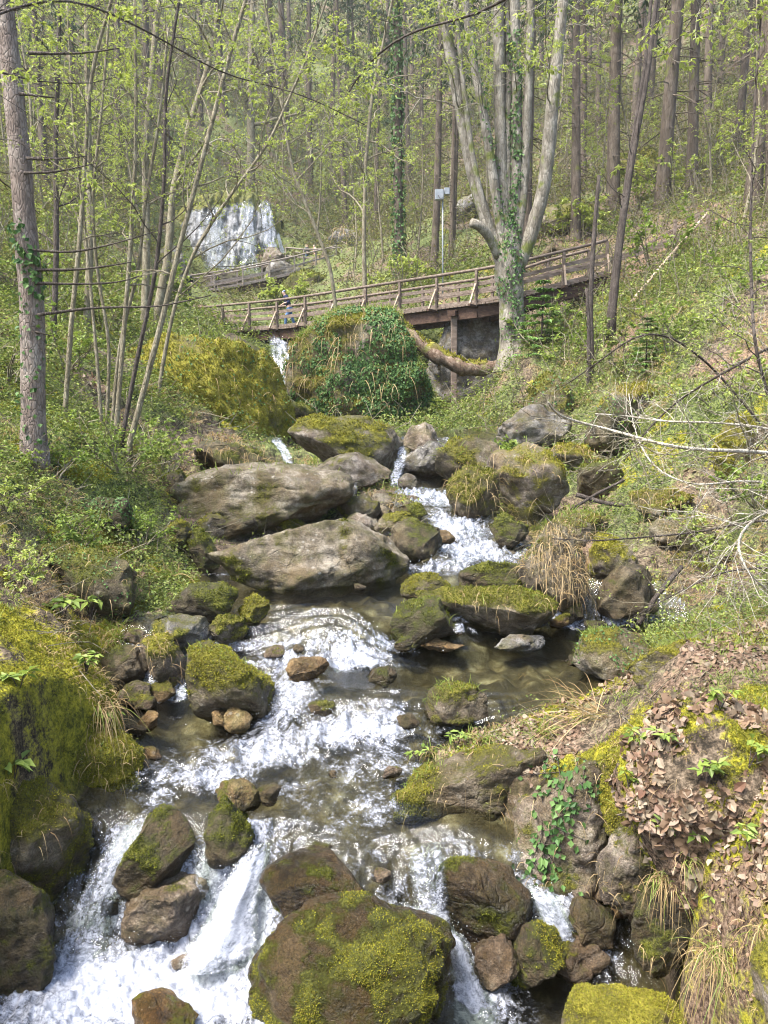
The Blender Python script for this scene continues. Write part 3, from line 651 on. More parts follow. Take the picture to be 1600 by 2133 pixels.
def boulder(label, u, v, hw, hh, Y, moss=.5, mat='rock', depth=.85, rot=0., seed=None, cut=9, wet=.35, tufts=1., tm='mossblade', grass=0, straw=0, ivy=0, sub=None, bumpy=1., yaw=None, group=None, name='boulder', mossup=1., fix=False, litter=0.):
    seed = seed if seed is not None else int(u * 7 + v * 3)
    rng = np.random.default_rng(seed)
    size = max(hw, hh)
    sub = sub or (6 if size > 85 else 5 if size > 32 else 4)
    D, T = ico(sub); V = D.copy()
    nrm = unit(rng.normal(size=(cut, 3)) * np.array([1, 1, .8])); cut = cut + 4 if cut > 4 else cut + 1; nrm = unit(rng.normal(size=(cut, 3)) * np.array([1, 1, .8])); off = rng.uniform(.48, .82, cut)
    for q, o in zip(nrm, off):
        e = V @ q - o
        V -= np.where(e > 0, e * .9, 0)[:, None] * q
    so = rng.uniform(0, 50, 3)
    V *= (1 + .13 * bumpy * fbm(V * 1.4 + so, 3, 3) + .05 * bumpy * fbm(V * 4 + so, 4, 4))[:, None]
    mn, mx = V.min(0), V.max(0)
    V = (V - (mn + mx) / 2) / ((mx - mn) / 2)
    a = yaw if yaw is not None else rng.uniform(-.5, .5)
    V[:, :2] = V[:, :2] @ np.array([[math.cos(a), math.sin(a)], [-math.sin(a), math.cos(a)]])
    V /= np.abs(V).max(0)
    if not fix:
        Yh = hit(u, v + hh * .9, wet=True)[0][1]; Yh += .40 * depth * (hw + hh) * .5 * px(Yh)
        if .82 < Yh / Y < 1.15 or name == 'stone': Y = Yh
    hw *= 1.09; hh *= 1.09
    k = px(Y)
    c = at(u, v, Y)
    R = math.radians(rot)
    sx, sz = hw * k, hh * k
    V = V * np.array([sx, depth * (sx + sz) * .5, sz])
    x = V[:, 0] * math.cos(R) - V[:, 2] * math.sin(R); z = V[:, 0] * math.sin(R) + V[:, 2] * math.cos(R)
    V[:, 0] = x; V[:, 2] = z
    N, fn = vnormals(V, T)
    if fn[0] @ V[T[0, 0]] < 0: T = T[:, ::-1]; N = -N
    Wd = V + c
    fs = k * 26
    dsp = fs * .22 * fbm(Wd / fs * .55, 4, 91) + fs * .10 * ridge(Wd / fs * 1.3, 3, 92)
    V = V + N * (dsp * bumpy)[:, None]
    N, fn = vnormals(V, T)
    zr = (V[:, 2] - V[:, 2].min()) / np.ptp(V[:, 2])
    n2 = fbm(Wd / (k * 75), 5, 93, .62)
    mo = moss + .13 * (moss > 0) + .42 * (N[:, 2] * mossup) + .55 * n2 - .35
    we = np.clip(wet + .55 * sst(.35, .0, zr + .12 * n2), 0, 1) * sst(0., .25, wet + .01)
    V = V + N * (sst(.45, .65, mo) * k * 3.0 * (1 + vn(Wd / (k * 9), 94)))[:, None]
    o = mesh(name, V, T, M[mat], None, True, {'moss': mo, 'wet': we, **({'litter': litter + .5 * fbm(Wd / (k * 60), 4, 97), 'green': np.full(len(V), .15)} if litter else {})})
    o.location = c
    tag(o, label, 'boulder' if name == 'boulder' else 'stone' if name == 'stone' else 'rock', group)
    fm = sst(.34, .72, mo[T].mean(1)) * (fn[:, 1] < np.abs(fn).max() * 2)
    vis = np.clip(.15 - unit(fn)[:, 1] + .6 * unit(fn)[:, 2], 0.02, 1)
    if tufts and fm.sum() > 0:
        area = np.linalg.norm(fn, axis=1) / 2
        n = int(tufts * min(9000, (area * fm).sum() / (k * 3.1) ** 2))
        P, Nn, f = tri_sample(V, T, fm * vis, n, rng)
        if P is not None:
            moss_tufts('moss', P + c, Nn, k * 4.0, M[tm], o)
    if grass or straw or ivy:
        up = np.clip(unit(fn)[:, 2] - .1, 0, 1) * sst(.3, .7, fbm(Wd / (k * 60), 2, 95)[T].mean(1) + .5)
        if grass:
            P, Nn, f = tri_sample(V, T, up, grass, rng)
            if P is not None:
                Vb, Qb, Tb = blade_geo(P, Nn * .3 + rng.normal(size=P.shape) * .35 + np.array([0, -.1, .8]), k * rng.uniform(14, 40, len(P)), k * 1.6, rng.uniform(.2, .8, len(P)), rng)
                mesh('grass', Vb, [Qb, Tb], M['grass'], o)
        if straw:
            side = np.clip(-unit(fn)[:, 1] + .2, 0, 1) * np.clip(unit(fn)[:, 2] + .35, 0, 1)
            P, Nn, f = tri_sample(V, T, side, straw, rng)
            if P is not None:
                Vb, Qb, Tb = blade_geo(P, Nn * .6 + rng.normal(size=P.shape) * .3 + np.array([0, 0, .3]), k * rng.uniform(22, 62, len(P)), k * 1.5, rng.uniform(.6, 1.3, len(P)), rng, 4)
                mesh('dry_grass', Vb, [Qb, Tb], M['straw'], o)
        if ivy:
            side = np.clip(unit(fn)[:, 2] * .5 - unit(fn)[:, 1] * .8 + .45, 0.05, 1) * sst(-.62, .05, fbm(Wd / (k * 55), 4, 96) + .45 * V[:, 0] / sx)[T].mean(1)
            P, Nn, f = tri_sample(V, T, side, ivy, rng)
            if P is not None:
                Dd = rng.normal(size=P.shape) * .6 - np.array([0, 0, .6]); Dd -= (Dd * Nn).sum(1)[:, None] * Nn * .8
                Vl, Tl = leaf_geo(P + Nn * k * rng.uniform(0, 7, len(P))[:, None], k * rng.uniform(4, 7, len(P)), k * rng.uniform(3.5, 6, len(P)), Dd, Nn + rng.normal(size=P.shape) * .35, fold=.12)
                mesh('ivy', Vl, Tl, M['ivy'], o)
    return o
B = boulder
# foreground
B('huge rounded boulder with olive moss at the bottom of the photo, foam on both sides', 735, 2045, 216, 158, 4.25, .52, 'rockdark', .8, 4, 3, 3, .9, 1.3, 'mossblade', bumpy=1.0, yaw=0, mossup=.15)
B('smooth wet boulder under a thin film of water, just above the huge mossy boulder', 655, 1850, 122, 70, 4.75, .46, 'rockdark', .9, -4, 12, 2, 1., .7, 'mossdark', bumpy=.5, mossup=-.4)
B('golden brown wet boulder with water pouring over its left shoulder', 1005, 1872, 112, 80, 4.8, .40, 'rockdark', .9, -18, 5, 5, .9, .7, 'mossdark', bumpy=.8, mossup=.0)
B('small egg-shaped mossy boulder between two white chutes near the bottom right', 1120, 1990, 62, 68, 4.4, .5, 'rockdark', .9, 0, 8, 5, .4, 1.2)
B('small pinkish wet rock in the foam left of the egg-shaped mossy boulder', 1035, 2012, 46, 58, 4.45, .05, 'rock', .9, 0, 9, 7, .8, .3, mossup=.2)
B('boulder with a bright yellow moss cap cut by the bottom edge of the photo', 1330, 2165, 185, 105, 3.75, .52, 'rockyellow', .8, -8, 4, 5, .4, 1.3, bumpy=.7)
B('diamond-shaped dark boulder with a slanting bare ridge, left of the thin water curtain', 322, 1785, 100, 78, 5.0, .34, 'rockdark', .9, 30, 21, 7, .5, 1., 'mossdark', bumpy=.7)
B('upright moss-covered boulder right of the thin water curtain', 478, 1735, 50, 72, 5.05, .36, 'rockdark', .9, 8, 22, 6, .4, 1.2, 'mossdark')
B('bare reddish brown rock under the diamond-shaped boulder, half in spray', 345, 1895, 88, 62, 4.85, .0, 'rock', .8, 8, 23, 7, .55, .2, bumpy=1.2)
B('small rock with a tan bare face and moss rim in the smooth stream', 500, 1660, 50, 34, 5.5, .06, 'rockgold', .9, -8, 24, 6, .2, 1., 'mossdark')
B('brown rock barely rising out of the white pool at the bottom edge', 345, 2125, 72, 50, 4.2, .05, 'rockgold', .9, 0, 25, 5, .9, .2)
B('dark rough rock on the wet slope right of the right-hand chute', 1228, 1915, 48, 58, 4.6, .2, 'rockdark', .9, 10, 26, 7, .6, .6, 'mossdark')
B('flat wet stone below the dark rough rock, beside the white water', 1200, 1985, 60, 40, 4.45, .05, 'rock', .9, 20, 27, 7, .8, .2)
B('mossy knob at the right edge of the photo beside the drooping grass', 1625, 2040, 70, 100, 3.2, .6, 'rockyellow', .9, 0, 28, 5, .1, 1.2)
# middle
B('rounded boulder with a grassy moss cap and a yellow patch, left in the rapids', 478, 1432, 94, 80, 6.6, .48, 'rockmossy', .9, -12, 31, 5, .3, 1.4, grass=90, bumpy=.7)
B('yellow bare stone at the foot of the grassy capped boulder', 497, 1500, 30, 26, 6.2, -.3, 'rockgold', .8, 0, 32, 6, .0, 0)
B('brown wet stone with an orange top in the middle of the rapids', 642, 1395, 42, 26, 6.95, -.1, 'rockgold', .9, 0, 33, 6, .6, 0)
B('low pale rock with a mossy lower half in front of the brown block', 380, 1322, 68, 40, 7.6, .22, 'rockgrey', .9, -4, 34, 7, .2, 1., 'mossdark')
B('dark mossy rock touching the right end of the low pale rock', 468, 1315, 44, 34, 7.5, .42, 'rockmossy', .9, 10, 35, 6, .4, 1., 'mossdark')
B('brown mossy block at the left end of the calm pool', 428, 1258, 66, 44, 8.3, .40, 'rockdark', .9, -6, 36, 8, .2, .9, 'mossdark')
B('little moss cushion right of the brown mossy block', 532, 1272, 32, 26, 8.1, .62, 'rockmossy', .9, 0, 37, 5, .1, 1.3)
B('grass-hung rock left of the small side trickle', 335, 1378, 46, 52, 7.3, .35, 'rock', .9, 0, 38, 8, .3, .8, straw=70)
B('small tan stone at the foot of the side trickle', 338, 1440, 26, 18, 6.8, .1, 'rockgold', .9, -20, 39, 7, .5, .4)
B('brown stone at the water line under the left bank', 280, 1448, 34, 22, 6.5, .1, 'rock', .9, -10, 40, 7, .5, .5)
B('dark rock in the shade behind the left bank moss', 255, 1390, 55, 45, 7.0, .25, 'rockdark', .9, 0, 41, 7, .5, .7, 'mossdark')
B('long moss-backed slab with straw tufts right of the calm pool', 1010, 1265, 140, 52, 8.4, .46, 'rockmossy', .7, -14, 42, 5, .3, 1.2, 'mossdark', grass=50, straw=50, bumpy=.7)
B('dark mossy rock at the right end of the ledge fall', 878, 1300, 74, 48, 7.95, .42, 'rockdark', .8, 6, 43, 6, .4, 1., 'mossdark', grass=30)
B('small moss mound at the pool edge behind the long slab', 888, 1224, 46, 24, 8.9, .6, 'rockmossy', .9, 0, 44, 5, .2, 1.2)
B('mossy rock with dark wet base at the foot of the upper rapids', 1030, 1203, 68, 32, 9.3, .45, 'rockdark', .9, 8, 45, 6, .5, 1., 'mossdark')
B('pale cream stone lying in the clear pool', 1080, 1340, 52, 15, 7.6, -.4, 'rockgrey', .9, 0, 46, 6, .0, 0)
B('brown flat stone at the pool edge under the ledge rock', 920, 1347, 44, 14, 7.4, -.1, 'rockgold', .9, -6, 47, 7, .5, 0)
B('grassy islet of stone between the clear pool and the rapids', 945, 1465, 66, 38, 6.2, .45, 'rockmossy', 1., 6, 48, 6, .4, 1., 'mossdark', grass=110)
B('small dark stone in the foam of the side fall', 1245, 1302, 24, 11, 8.6, .1, 'rockdark', .9, 0, 49, 6, .5, .4)
B('big pale flat-topped boulder with moss along its foot, behind the calm pool', 648, 1152, 192, 70, 9.9, .46, 'rockmossy', .75, -2, 61, 5, .0, 1.3, 'mossdark', bumpy=1., mossup=-.35, yaw=0)
B('big brown boulder with a humped back, uphill of the pale flat-topped boulder', 555, 1045, 172, 72, 13.2, .36, 'rockmossy', .8, 2, 58, 5, .0, .9, 'mossdark', bumpy=1., grass=60, mossup=-.1, yaw=0)
B('reddish brown slanting boulder under the yellow-topped boulder', 738, 987, 76, 42, 14.4, .16, 'rock', .8, -8, 53, 7, .1, .6, bumpy=.7)
B('large boulder with a yellow moss cap between the two upper falls', 718, 930, 112, 60, 16.0, .30, 'rock', .8, -4, 54, 6, .1, 1., bumpy=.7, mossup=1.)
B('brown rounded boulder at the head of the middle fall', 875, 918, 36, 32, 16.4, .15, 'rock', .9, 0, 55, 6, .2, .5)
B('grey slanting boulder right of the middle fall', 890, 962, 50, 34, 15.2, .25, 'rockgrey', .9, 24, 56, 6, .3, .7, 'mossdark')
B('small grey stone splashed by the middle fall', 850, 1006, 20, 16, 13.9, .2, 'rockgrey', .9, 0, 57, 6, .4, .4)
B('flat mossy boulder leaning on the humped brown boulder', 692, 1018, 52, 30, 13.3, .42, 'rockgrey', .9, -18, 58, 7, .1, 1.)
B('moss-green boulder below the flat mossy one', 745, 1062, 46, 36, 12.6, .52, 'rockmossy', .9, -10, 59, 6, .1, 1.)
B('plain brown egg-shaped boulder in the boulder pile', 758, 1094, 33, 26, 12.0, .05, 'rock', .9, -16, 60, 5, .0, .4)
B('mossy stone at the upper edge of the boulder pile', 806, 1043, 36, 18, 12.9, .5, 'rockmossy', .9, -6, 61, 6, .1, 1.)
B('dark mossy stone beside the rapids, right of the pile', 860, 1070, 28, 19, 12.2, .42, 'rockdark', .9, 0, 62, 6, .3, 1., 'mossdark')
B('low moss cushion stone in the middle of the pile', 822, 1095, 42, 24, 11.8, .55, 'rockmossy', .9, 4, 63, 6, .1, 1.)
B('brown angular boulder at the left edge of the rapids', 866, 1130, 52, 44, 11.0, .2, 'rockdark', .9, -12, 64, 8, .2, .6, 'mossdark')
B('small stone wedged between the egg-shaped and the angular boulder', 800, 1072, 20, 20, 12.2, .35, 'rockmossy', .9, 0, 65, 6, .1, .8)
B('orange brown wet stone in the rapids', 918, 1120, 34, 14, 11.3, -.1, 'rockgold', .9, -20, 66, 6, .5, 0)
B('upright moss stump-like stone at the left of the pale boulder', 376, 1122, 22, 34, 10.8, .6, 'rockmossy', .9, 0, 67, 5, .1, 1.2)
B('leaning dark mossy stone touching the pale boulder', 428, 1150, 28, 44, 10.6, .48, 'rockdark', .9, 22, 68, 6, .2, 1., 'mossdark')
B('long low stone behind the leaning mossy stone', 480, 1102, 62, 20, 12.0, .3, 'rockdark', .9, 14, 69, 6, .1, .8, 'mossdark')
B('mossy stone under the dead stump', 445, 1095, 30, 24, 11.6, .35, 'rockmossy', .9, 0, 70, 6, .1, 1.)
B('small mossy stone on top of the pale boulder', 608, 1096, 38, 15, 11.9, .4, 'rock', .9, -4, 72, 6, 0, 1.)
# right middle
B('olive moss boulder right of the little pool, upper rapids', 985, 962, 72, 44, 14.6, .5, 'rockmossy', .9, -6, 73, 6, .2, 1.2, grass=60)
B('moss boulder with hanging straw at the right edge of the rapids', 985, 1030, 52, 52, 13.2, .48, 'rockmossy', .9, 0, 74, 6, .3, 1., 'mossdark', straw=90)
B('tall block capped in bright yellow moss above the rapids', 1098, 1010, 76, 80, 12.6, .50, 'rockyellow', .9, -8, 75, 7, .0, 1.4, straw=50, grass=50)
B('overhanging mossy rock right of the yellow block with a dark hollow below', 1195, 955, 48, 26, 13.4, .55, 'rockyellow', .9, -8, 76, 6, .0, 1.2, straw=60)
B('dark rock with hanging roots behind the hollow', 1240, 1005, 50, 42, 13.8, .3, 'rockdark', .9, 0, 77, 7, .3, .8, 'mossdark')
B('wet brown rock at the foot of the yellow block', 1060, 1110, 40, 34, 11.6, .35, 'rockdark', .9, 0, 78, 6, .4, .8, 'mossdark')
B('tall straw-covered block left of the side fall', 1150, 1182, 68, 92, 9.7, .34, 'rockmossy', .9, 0, 79, 7, .2, .9, 'mossdark', straw=420, grass=60, bumpy=.7)
B('grassy rock top above the straw-covered block', 1180, 1105, 80, 34, 10.6, .45, 'rockmossy', 1., 4, 80, 6, .0, .8, grass=260, straw=90)
B('rounded boulder with yellow moss right of the side fall', 1280, 1172, 46, 54, 9.7, .55, 'rockyellow', .9, 6, 81, 5, .1, 1.3)
B('dark bare rock under the yellow mossed boulder by the side fall', 1315, 1240, 64, 58, 9.4, .1, 'rockdark', .9, -16, 82, 7, .3, .5, 'mossdark')
B('wet brown stone at the lip of the side fall', 1232, 1185, 22, 26, 9.75, .0, 'rockgold', .9, 0, 83, 6, .7, .2)
B('ivy and grass covered mound at the edge of the clear pool', 1285, 1368, 82, 54, 7.0, .42, 'rockmossy', .9, 0, 84, 5, .0, .8, grass=240, ivy=260)
B('dark rock between the long slab and the side fall', 1180, 1265, 40, 32, 8.9, .2, 'rockdark', .9, -30, 85, 7, .4, .5, 'mossdark')
B('dark moss dome on the right slope below the fir sapling', 1152, 835, 52, 54, 18.2, .55, 'rockmossy', .9, 0, 86, 5, .0, 1.3, 'mossdark', ivy=200)
B('dark grey rock with a bare slanting face at the foot of the right slope', 1105, 900, 84, 48, 17.6, .08, 'rockgrey', .8, 16, 87, 7, .4, .5, 'mossdark')
B('tall dark rock half hidden by ivy strands, right of the slanting grey rock', 1270, 900, 52, 66, 16.5, .15, 'rockdark', .9, 0, 88, 6, .2, .5, 'mossdark', ivy=240)
B('yellow moss hump on the right slope above the side fall', 1310, 845, 62, 34, 16.8, .6, 'rockyellow', .9, 12, 89, 5, .0, 1.2, straw=60)
B('yellow moss covered knob at the right, behind the pale arching twigs', 1525, 935, 42, 62, 11.4, .62, 'rockyellow', .9, 0, 90, 5, .0, 1.2)
B('mossy stone in the twigs right of the side stream', 1370, 1050, 62, 30, 11.6, .5, 'rockmossy', .9, 0, 91, 6, .1, 1., straw=80)
B('small mossy ledge at the right above the side fall', 1420, 1110, 60, 30, 10.8, .48, 'rockmossy', .9, -4, 92, 6, .1, 1., straw=100, grass=40)
# far
B('great boulder wrapped in ivy, standing between the two cascades below the bridge', 755, 785, 143, 118, 24.5, .52, 'rockmossy', .9, 0, 93, 5, .0, 1., 'mossblade', ivy=13000, bumpy=.9, sub=6, yaw=0, grass=2600, straw=400)
B('grey rock wall in the shade under the bridge posts', 985, 775, 110, 112, 29.5, .12, 'rockgrey', .6, 0, 94, 8, .35, .5, 'mossdark', bumpy=1.2, sub=6, name='rock_wall')
B('grey rock with a grassy top at the left end of the bridge', 380, 690, 40, 50, 36, .12, 'rockgrey', .9, 0, 95, 7, .0, .6, straw=70)
B('dark grey rock wall below the left end of the bridge', 500, 745, 62, 46, 36, .05, 'rockdark', .8, 0, 96, 7, .3, .4, 'mossdark', name='rock_wall')
B('brown rock right of the cascade under the bridge', 638, 722, 36, 28, 34, .15, 'rock', .9, 0, 97, 7, .2, .5)
B('dark brown rock between the mossy slope and the great ivy boulder', 606, 872, 44, 34, 21, .1, 'rockdark', .9, -30, 98, 6, .2, .5, 'mossdark')
B('long mossy rock slope at the left, covered in yellow moss and grass', 440, 862, 186, 150, 19.5, .95, 'rockyellow', .6, -38, 99, 6, .0, 1.8, grass=500, straw=90, ivy=420, bumpy=.8, sub=6, yaw=0, mossup=.35, fix=True)
B('dark undercut rock at the foot of the mossy slope', 510, 968, 92, 40, 16.8, .15, 'rockdark', .9, -6, 100, 7, .2, .5, 'mossdark', straw=120)
B('dark hollow rock with plants on top on the left bank', 195, 1205, 108, 64, 8.2, .3, 'rockdark', .9, -6, 101, 7, .0, .5, 'mossdark', ivy=200, straw=60)
B('dark ivy-covered rock lump in the left bank plants', 225, 1075, 66, 36, 9.6, .3, 'rockdark', .9, 0, 102, 6, .0, .5, 'mossdark', ivy=420)
B('dark mossy rock beside the humped brown boulder at the left', 375, 1020, 44, 30, 13.8, .4, 'rockdark', .9, -8, 103, 6, .0, .8, 'mossdark')
B('moss-covered boulder high in the wood at the right', 1335, 350, 42, 34, 52, .55, 'rockmossy', .9, 0, 104, 6, .0, 1., 'mossdark')
B('low mossy outcrop on the slope above the right end of the bridge', 1180, 460, 66, 30, 44, .5, 'rockmossy', .9, 0, 105, 7, .0, 1., 'mossdark')
B('grey rock outcrop behind the grey box on its pole', 972, 438, 32, 30, 52, .15, 'rockgrey', .9, 0, 106, 8, .0, .4)
B('grey rock beside the two walkers on the upper walkway', 735, 525, 62, 36, 66, .2, 'rockgrey', .9, 0, 107, 7, .0, .6, straw=80)
B('brown rock hump at the right foot of the waterfall cliff', 572, 545, 22, 34, 64, .2, 'rock', .9, 0, 108, 7, .2, .5)

B('mossy earth and rock wall of the left bank, above the left chute', 185, 1610, 112, 140, 5.75, 1.15, 'rock', .6, 14, 201, 5, .2, 1.5, 'mossblade', bumpy=1.1, sub=6, name='bank_wall', mossup=.55, fix=True, straw=160, grass=60, yaw=-.3)
B('dark moss-hung rock wall at the left edge beside the chute', 75, 1780, 125, 170, 5.0, .55, 'rockmossy', .6, 14, 205, 6, .3, 1.5, 'mossblade', bumpy=1.2, sub=6, name='bank_wall', mossup=.5, fix=True, straw=70, yaw=-.3)
B('brown wet rock wall in the lower left corner', 5, 1975, 120, 160, 4.45, .28, 'rockdark', .6, 16, 206, 7, .5, 1., 'mossdark', bumpy=1.2, sub=6, name='bank_wall', mossup=.4, fix=True, yaw=-.3)
WALL = B('speckled rock wall of the right bank behind the trailing ivy', 1195, 1725, 118, 165, 5.0, .24, 'rock', .5, -6, 202, 8, .25, .9, 'mossdark', bumpy=1.3, sub=6, name='bank_wall', mossup=.8, fix=True, straw=60, yaw=.35)
B('low mossy rock shelf between the clear pool and the swirling water', 985, 1640, 185, 66, 5.45, .42, 'rockmossy', .5, 13, 203, 7, .4, 1.3, bumpy=1.2, sub=6, name='rock_shelf', mossup=.9, fix=True, straw=60, grass=160, yaw=.2)
B('overhanging brown rock lip above the dark cleft on the right', 1330, 1790, 66, 120, 4.55, .30, 'rock', .6, -14, 207, 7, .2, 1., 'mossblade', bumpy=1.2, sub=6, name='bank_wall', mossup=.8, fix=True, straw=60, yaw=.3)
B('moss-topped hump of the right bank behind the dead leaves', 1440, 1400, 130, 60, 5.7, .62, 'rockyellow', .8, -4, 204, 5, .0, 1.6, bumpy=.8, sub=6, fix=True)
B('dark damp rock in the hollow under the drooping straw, lower right', 1385, 1935, 72, 110, 4.15, .34, 'rockdark', .7, -10, 208, 7, .5, 1., 'mossdark', bumpy=1.2, fix=True, straw=40)

_r = np.random.default_rng(909)
SM = []
while len(SM) < 70:
    u, v = _r.uniform(200, 1330), _r.uniform(1010, 2080)
    p = hit(u, v, wet=True)[0]; d_ = edge_dist(p[:1], p[1:2])[0][0]
    near_edge = -.45 < d_ < .12
    if d_ > .12 or p[1] > 16 or (not near_edge and _r.random() < .72): continue
    SM.append((u, v, near_edge))
for q, (u, v, ne) in enumerate(SM):
    r_ = _r.uniform(9, 26) * (1.0 if v > 1250 else .7)
    B('small wet stone at the water\'s edge, one of many alike' if ne else 'small wet stone breaking the surface of the rapids, one of many alike', u, v, r_, r_ * _r.uniform(.45, .8), 8, _r.uniform(-.2, .25), ('rockdark', 'rock', 'rockgold', 'rockdark')[q % 4], .9, _r.uniform(-15, 15), 1000 + q, 5, .7, .6, 'mossdark', name='stone', group='small stones at the water\'s edge' if ne else 'small stones in the rapids')

B('yellow mossed bulge of the right bank between rock wall and dead leaves', 1335, 1655, 82, 115, 4.75, .62, 'rockyellow', .6, -8, 209, 6, .0, 1.5, bumpy=1.1, sub=6, name='bank_wall', mossup=.5, fix=True, straw=50, grass=60, yaw=.3)
B('pale grey rock left of the waterfall cliff', 348, 565, 44, 40, 58, .2, 'rockgrey', .9, 0, 301, 7, .0, .5, 'mossdark', fix=True)
B('dark rock shelf under the waterfall cliff, above the upper walkway', 470, 600, 90, 26, 59, .25, 'rockdark', .9, -6, 302, 7, .4, .6, 'mossdark', fix=True)
B('grey rock between the cliff foot and the platform of the walkers', 590, 575, 36, 26, 58, .25, 'rockgrey', .9, 0, 303, 7, .2, .5, 'mossdark', fix=True)
B('dark mossy rock under the upper walkway, right half', 640, 600, 52, 28, 54, .4, 'rockdark', .9, -8, 304, 7, .1, .8, 'mossdark', fix=True)
B('grey mossy rock above the left end of the bridge', 440, 655, 50, 24, 45, .35, 'rockgrey', .9, 0, 305, 7, .1, .8, 'mossdark', fix=True)
from mathutils.bvhtree import BVHTree
# ------------------------------------------------------------------ plants and leaves on the ground
def sow(n, ymin, ymax, rng=RNG, tmin=-.66, tmax=.66):
    """points spread evenly over the ground as seen along the valley: denser towards the near end"""
    y = np.exp(rng.uniform(math.log(ymin), math.log(ymax), n)); x = rng.uniform(tmin, tmax, n) * y
    return ground_fast(x, y)
def thin(P, N, prob, rng=RNG):
    k = rng.random(len(P)) < prob
    return P[k], N[k]
rng = np.random.default_rng(3)
# moss on the ground
P, N = sow(520000, 2.7, 11, rng, -.52, .52); mo_, li_, gr_, we_, d_, sd_ = cover(P[:, 0], P[:, 1], N[:, 2])
P, N = thin(P, N, sst(.46, .66, mo_ + .12 * rng.normal(size=len(P))) * (d_ > .02), rng)
k = px(P[:, 1])
o = moss_tufts('ground_moss', P, N, k * 4.6, M['mossblade'], None); tag(o, kind='stuff')
# dead leaves
P, N = sow(150000, 2.7, 16, rng, -.55, .55); mo_, li_, gr_, we_, d_, sd_ = cover(P[:, 0], P[:, 1], N[:, 2])
pr = sst(.42, .85, li_ - .25 * sst(.5, .8, mo_)) * (d_ > .08) * np.where((sd_ > 0) & (P[:, 1] < 6.5), 1., sst(.35, .6, N[:, 2])) * np.where((sd_ > 0) & (P[:, 1] < 7), .55, np.where(P[:, 1] < 7, .5, .24))
P, N = thin(P, N, pr, rng)
k = np.maximum(.032, 9 * px(P[:, 1])) * rng.uniform(.6, 1.7, len(P))
D = rng.normal(size=P.shape); D -= (D * N).sum(1)[:, None] * N; D += N * rng.uniform(-.1, .5, (len(P), 1))
def curled(P, N, D, L, rng):
    """dead beech and maple leaves: four-faced, curled, with an uneven outline"""
    n = len(P); D = unit(D); Nn = unit(N + rng.normal(size=(n, 3)) * .35); X = unit(np.cross(D, Nn)); Z = np.cross(X, D)
    L = np.asarray(L).reshape(-1, 1); W = L * rng.uniform(.5, .95, (n, 1)); c = rng.uniform(-.15, .45, (n, 1))
    m = P + D * L * .5
    V = np.stack([P, P + D * L * .3 + X * W * .5 + Z * W * c, P + D * L * .72 + X * W * .34 + Z * W * c * 1.3, P + D * L + Z * L * rng.uniform(-.1, .35, (n, 1)), P + D * L * .66 - X * W * .4 + Z * W * c, P + D * L * .28 - X * W * .45 + Z * W * c * .7, m], 1) + (Nn * L[:, :1] * .06)[:, None]
    b = np.arange(n)[:, None] * 7
    T = np.concatenate([b + np.array([[6, i, (i + 1) % 6]]) for i in range(6)])
    return V.reshape(-1, 3), T
V, T = curled(P, N, D, k, rng)
tag(mesh('leaf_litter', V, T, M['litter']), kind='stuff')
# the rounded leaf-strewn mound of the right bank
MOUND = B('rounded right bank mound covered in yellow moss and brown dead leaves', 1465, 1690, 178, 225, 4.3, .60, 'terrain', .75, -14, 401, 2, .0, 1.5, bumpy=.9, sub=6, name='bank_mound', mossup=.25, fix=True, straw=50, grass=50, yaw=.2, litter=.62)
MOUND.data.materials[0] = M['terrain']
_V = np.empty(len(MOUND.data.vertices) * 3, np.float32); MOUND.data.vertices.foreach_get('co', _V); _V = _V.reshape(-1, 3)
_T = np.empty(len(MOUND.data.polygons) * 3, np.int32); MOUND.data.polygons.foreach_get('vertices', _T); _T = _T.reshape(-1, 3)
_L = np.empty(len(_V), np.float32); MOUND.data.attributes['litter'].data.foreach_get('value', _L)
_f = np.cross(_V[_T[:, 1]] - _V[_T[:, 0]], _V[_T[:, 2]] - _V[_T[:, 0]]); _f = unit(_f)
P, N, _ = tri_sample(_V, _T, sst(.45, .85, _L[_T].mean(1)) * np.clip(_f[:, 2] + .45, 0, 1), 2600, rng)
D = rng.normal(size=P.shape); D -= (D * N).sum(1)[:, None] * N; D += N * rng.uniform(-.1, .6, (len(P), 1)) - np.array([0, 0, .2])
V, T = curled(P + np.array(MOUND.location), N, D, .042 * rng.uniform(.5, 1.9, len(P)), rng)
mesh('dead_leaves', V - np.array(MOUND.location), T, M['litter'], MOUND)
BV = []
for o_ in (MOUND, WALL): BV.append(BVHTree.FromPolygons([v.co + o_.location for v in o_.data.vertices], [p.vertices[:] for p in o_.data.polygons]))
def surf(u, v):
    p = hit(u, v)[0]
    for b_ in BV:
        h, n_, _, _ = b_.ray_cast(Vector((0, 0, 0)), Vector([float(c) for c in ray(u, v)]).normalized())
        if h is not None and h.y < p[1]: p = np.array(h)
    return p
# small green herbs
P, N = sow(120000, 2.8, 36, rng); mo_, li_, gr_, we_, d_, sd_ = cover(P[:, 0], P[:, 1], N[:, 2])
far_c = np.minimum.reduce([np.hypot(P[:, 0] - (x0 + x1) / 2, (P[:, 1] - (y0 + y1) / 2) * .35) for (x0, y0), (x1, y1), r, dz in CARVE])
pr = sst(.35, .8, gr_) * (d_ > .12) * sst(.9, 1.6, far_c) * np.where((sd_ > 0) & (P[:, 1] > 7), .5, .75) * np.where(P[:, 1] < 6.8, .16, .8) * sst(.25, .5, N[:, 2])
P, N = thin(P, N, pr, rng)
nl = 9
Pp = np.repeat(P, nl, 0); k = np.maximum(.022, 7.0 * px(Pp[:, 1])) * rng.uniform(.6, 1.4, len(Pp)); hh_ = k * rng.uniform(0, 4.5, len(Pp)) * np.repeat(rng.uniform(.3, 1.2, len(P)), nl)
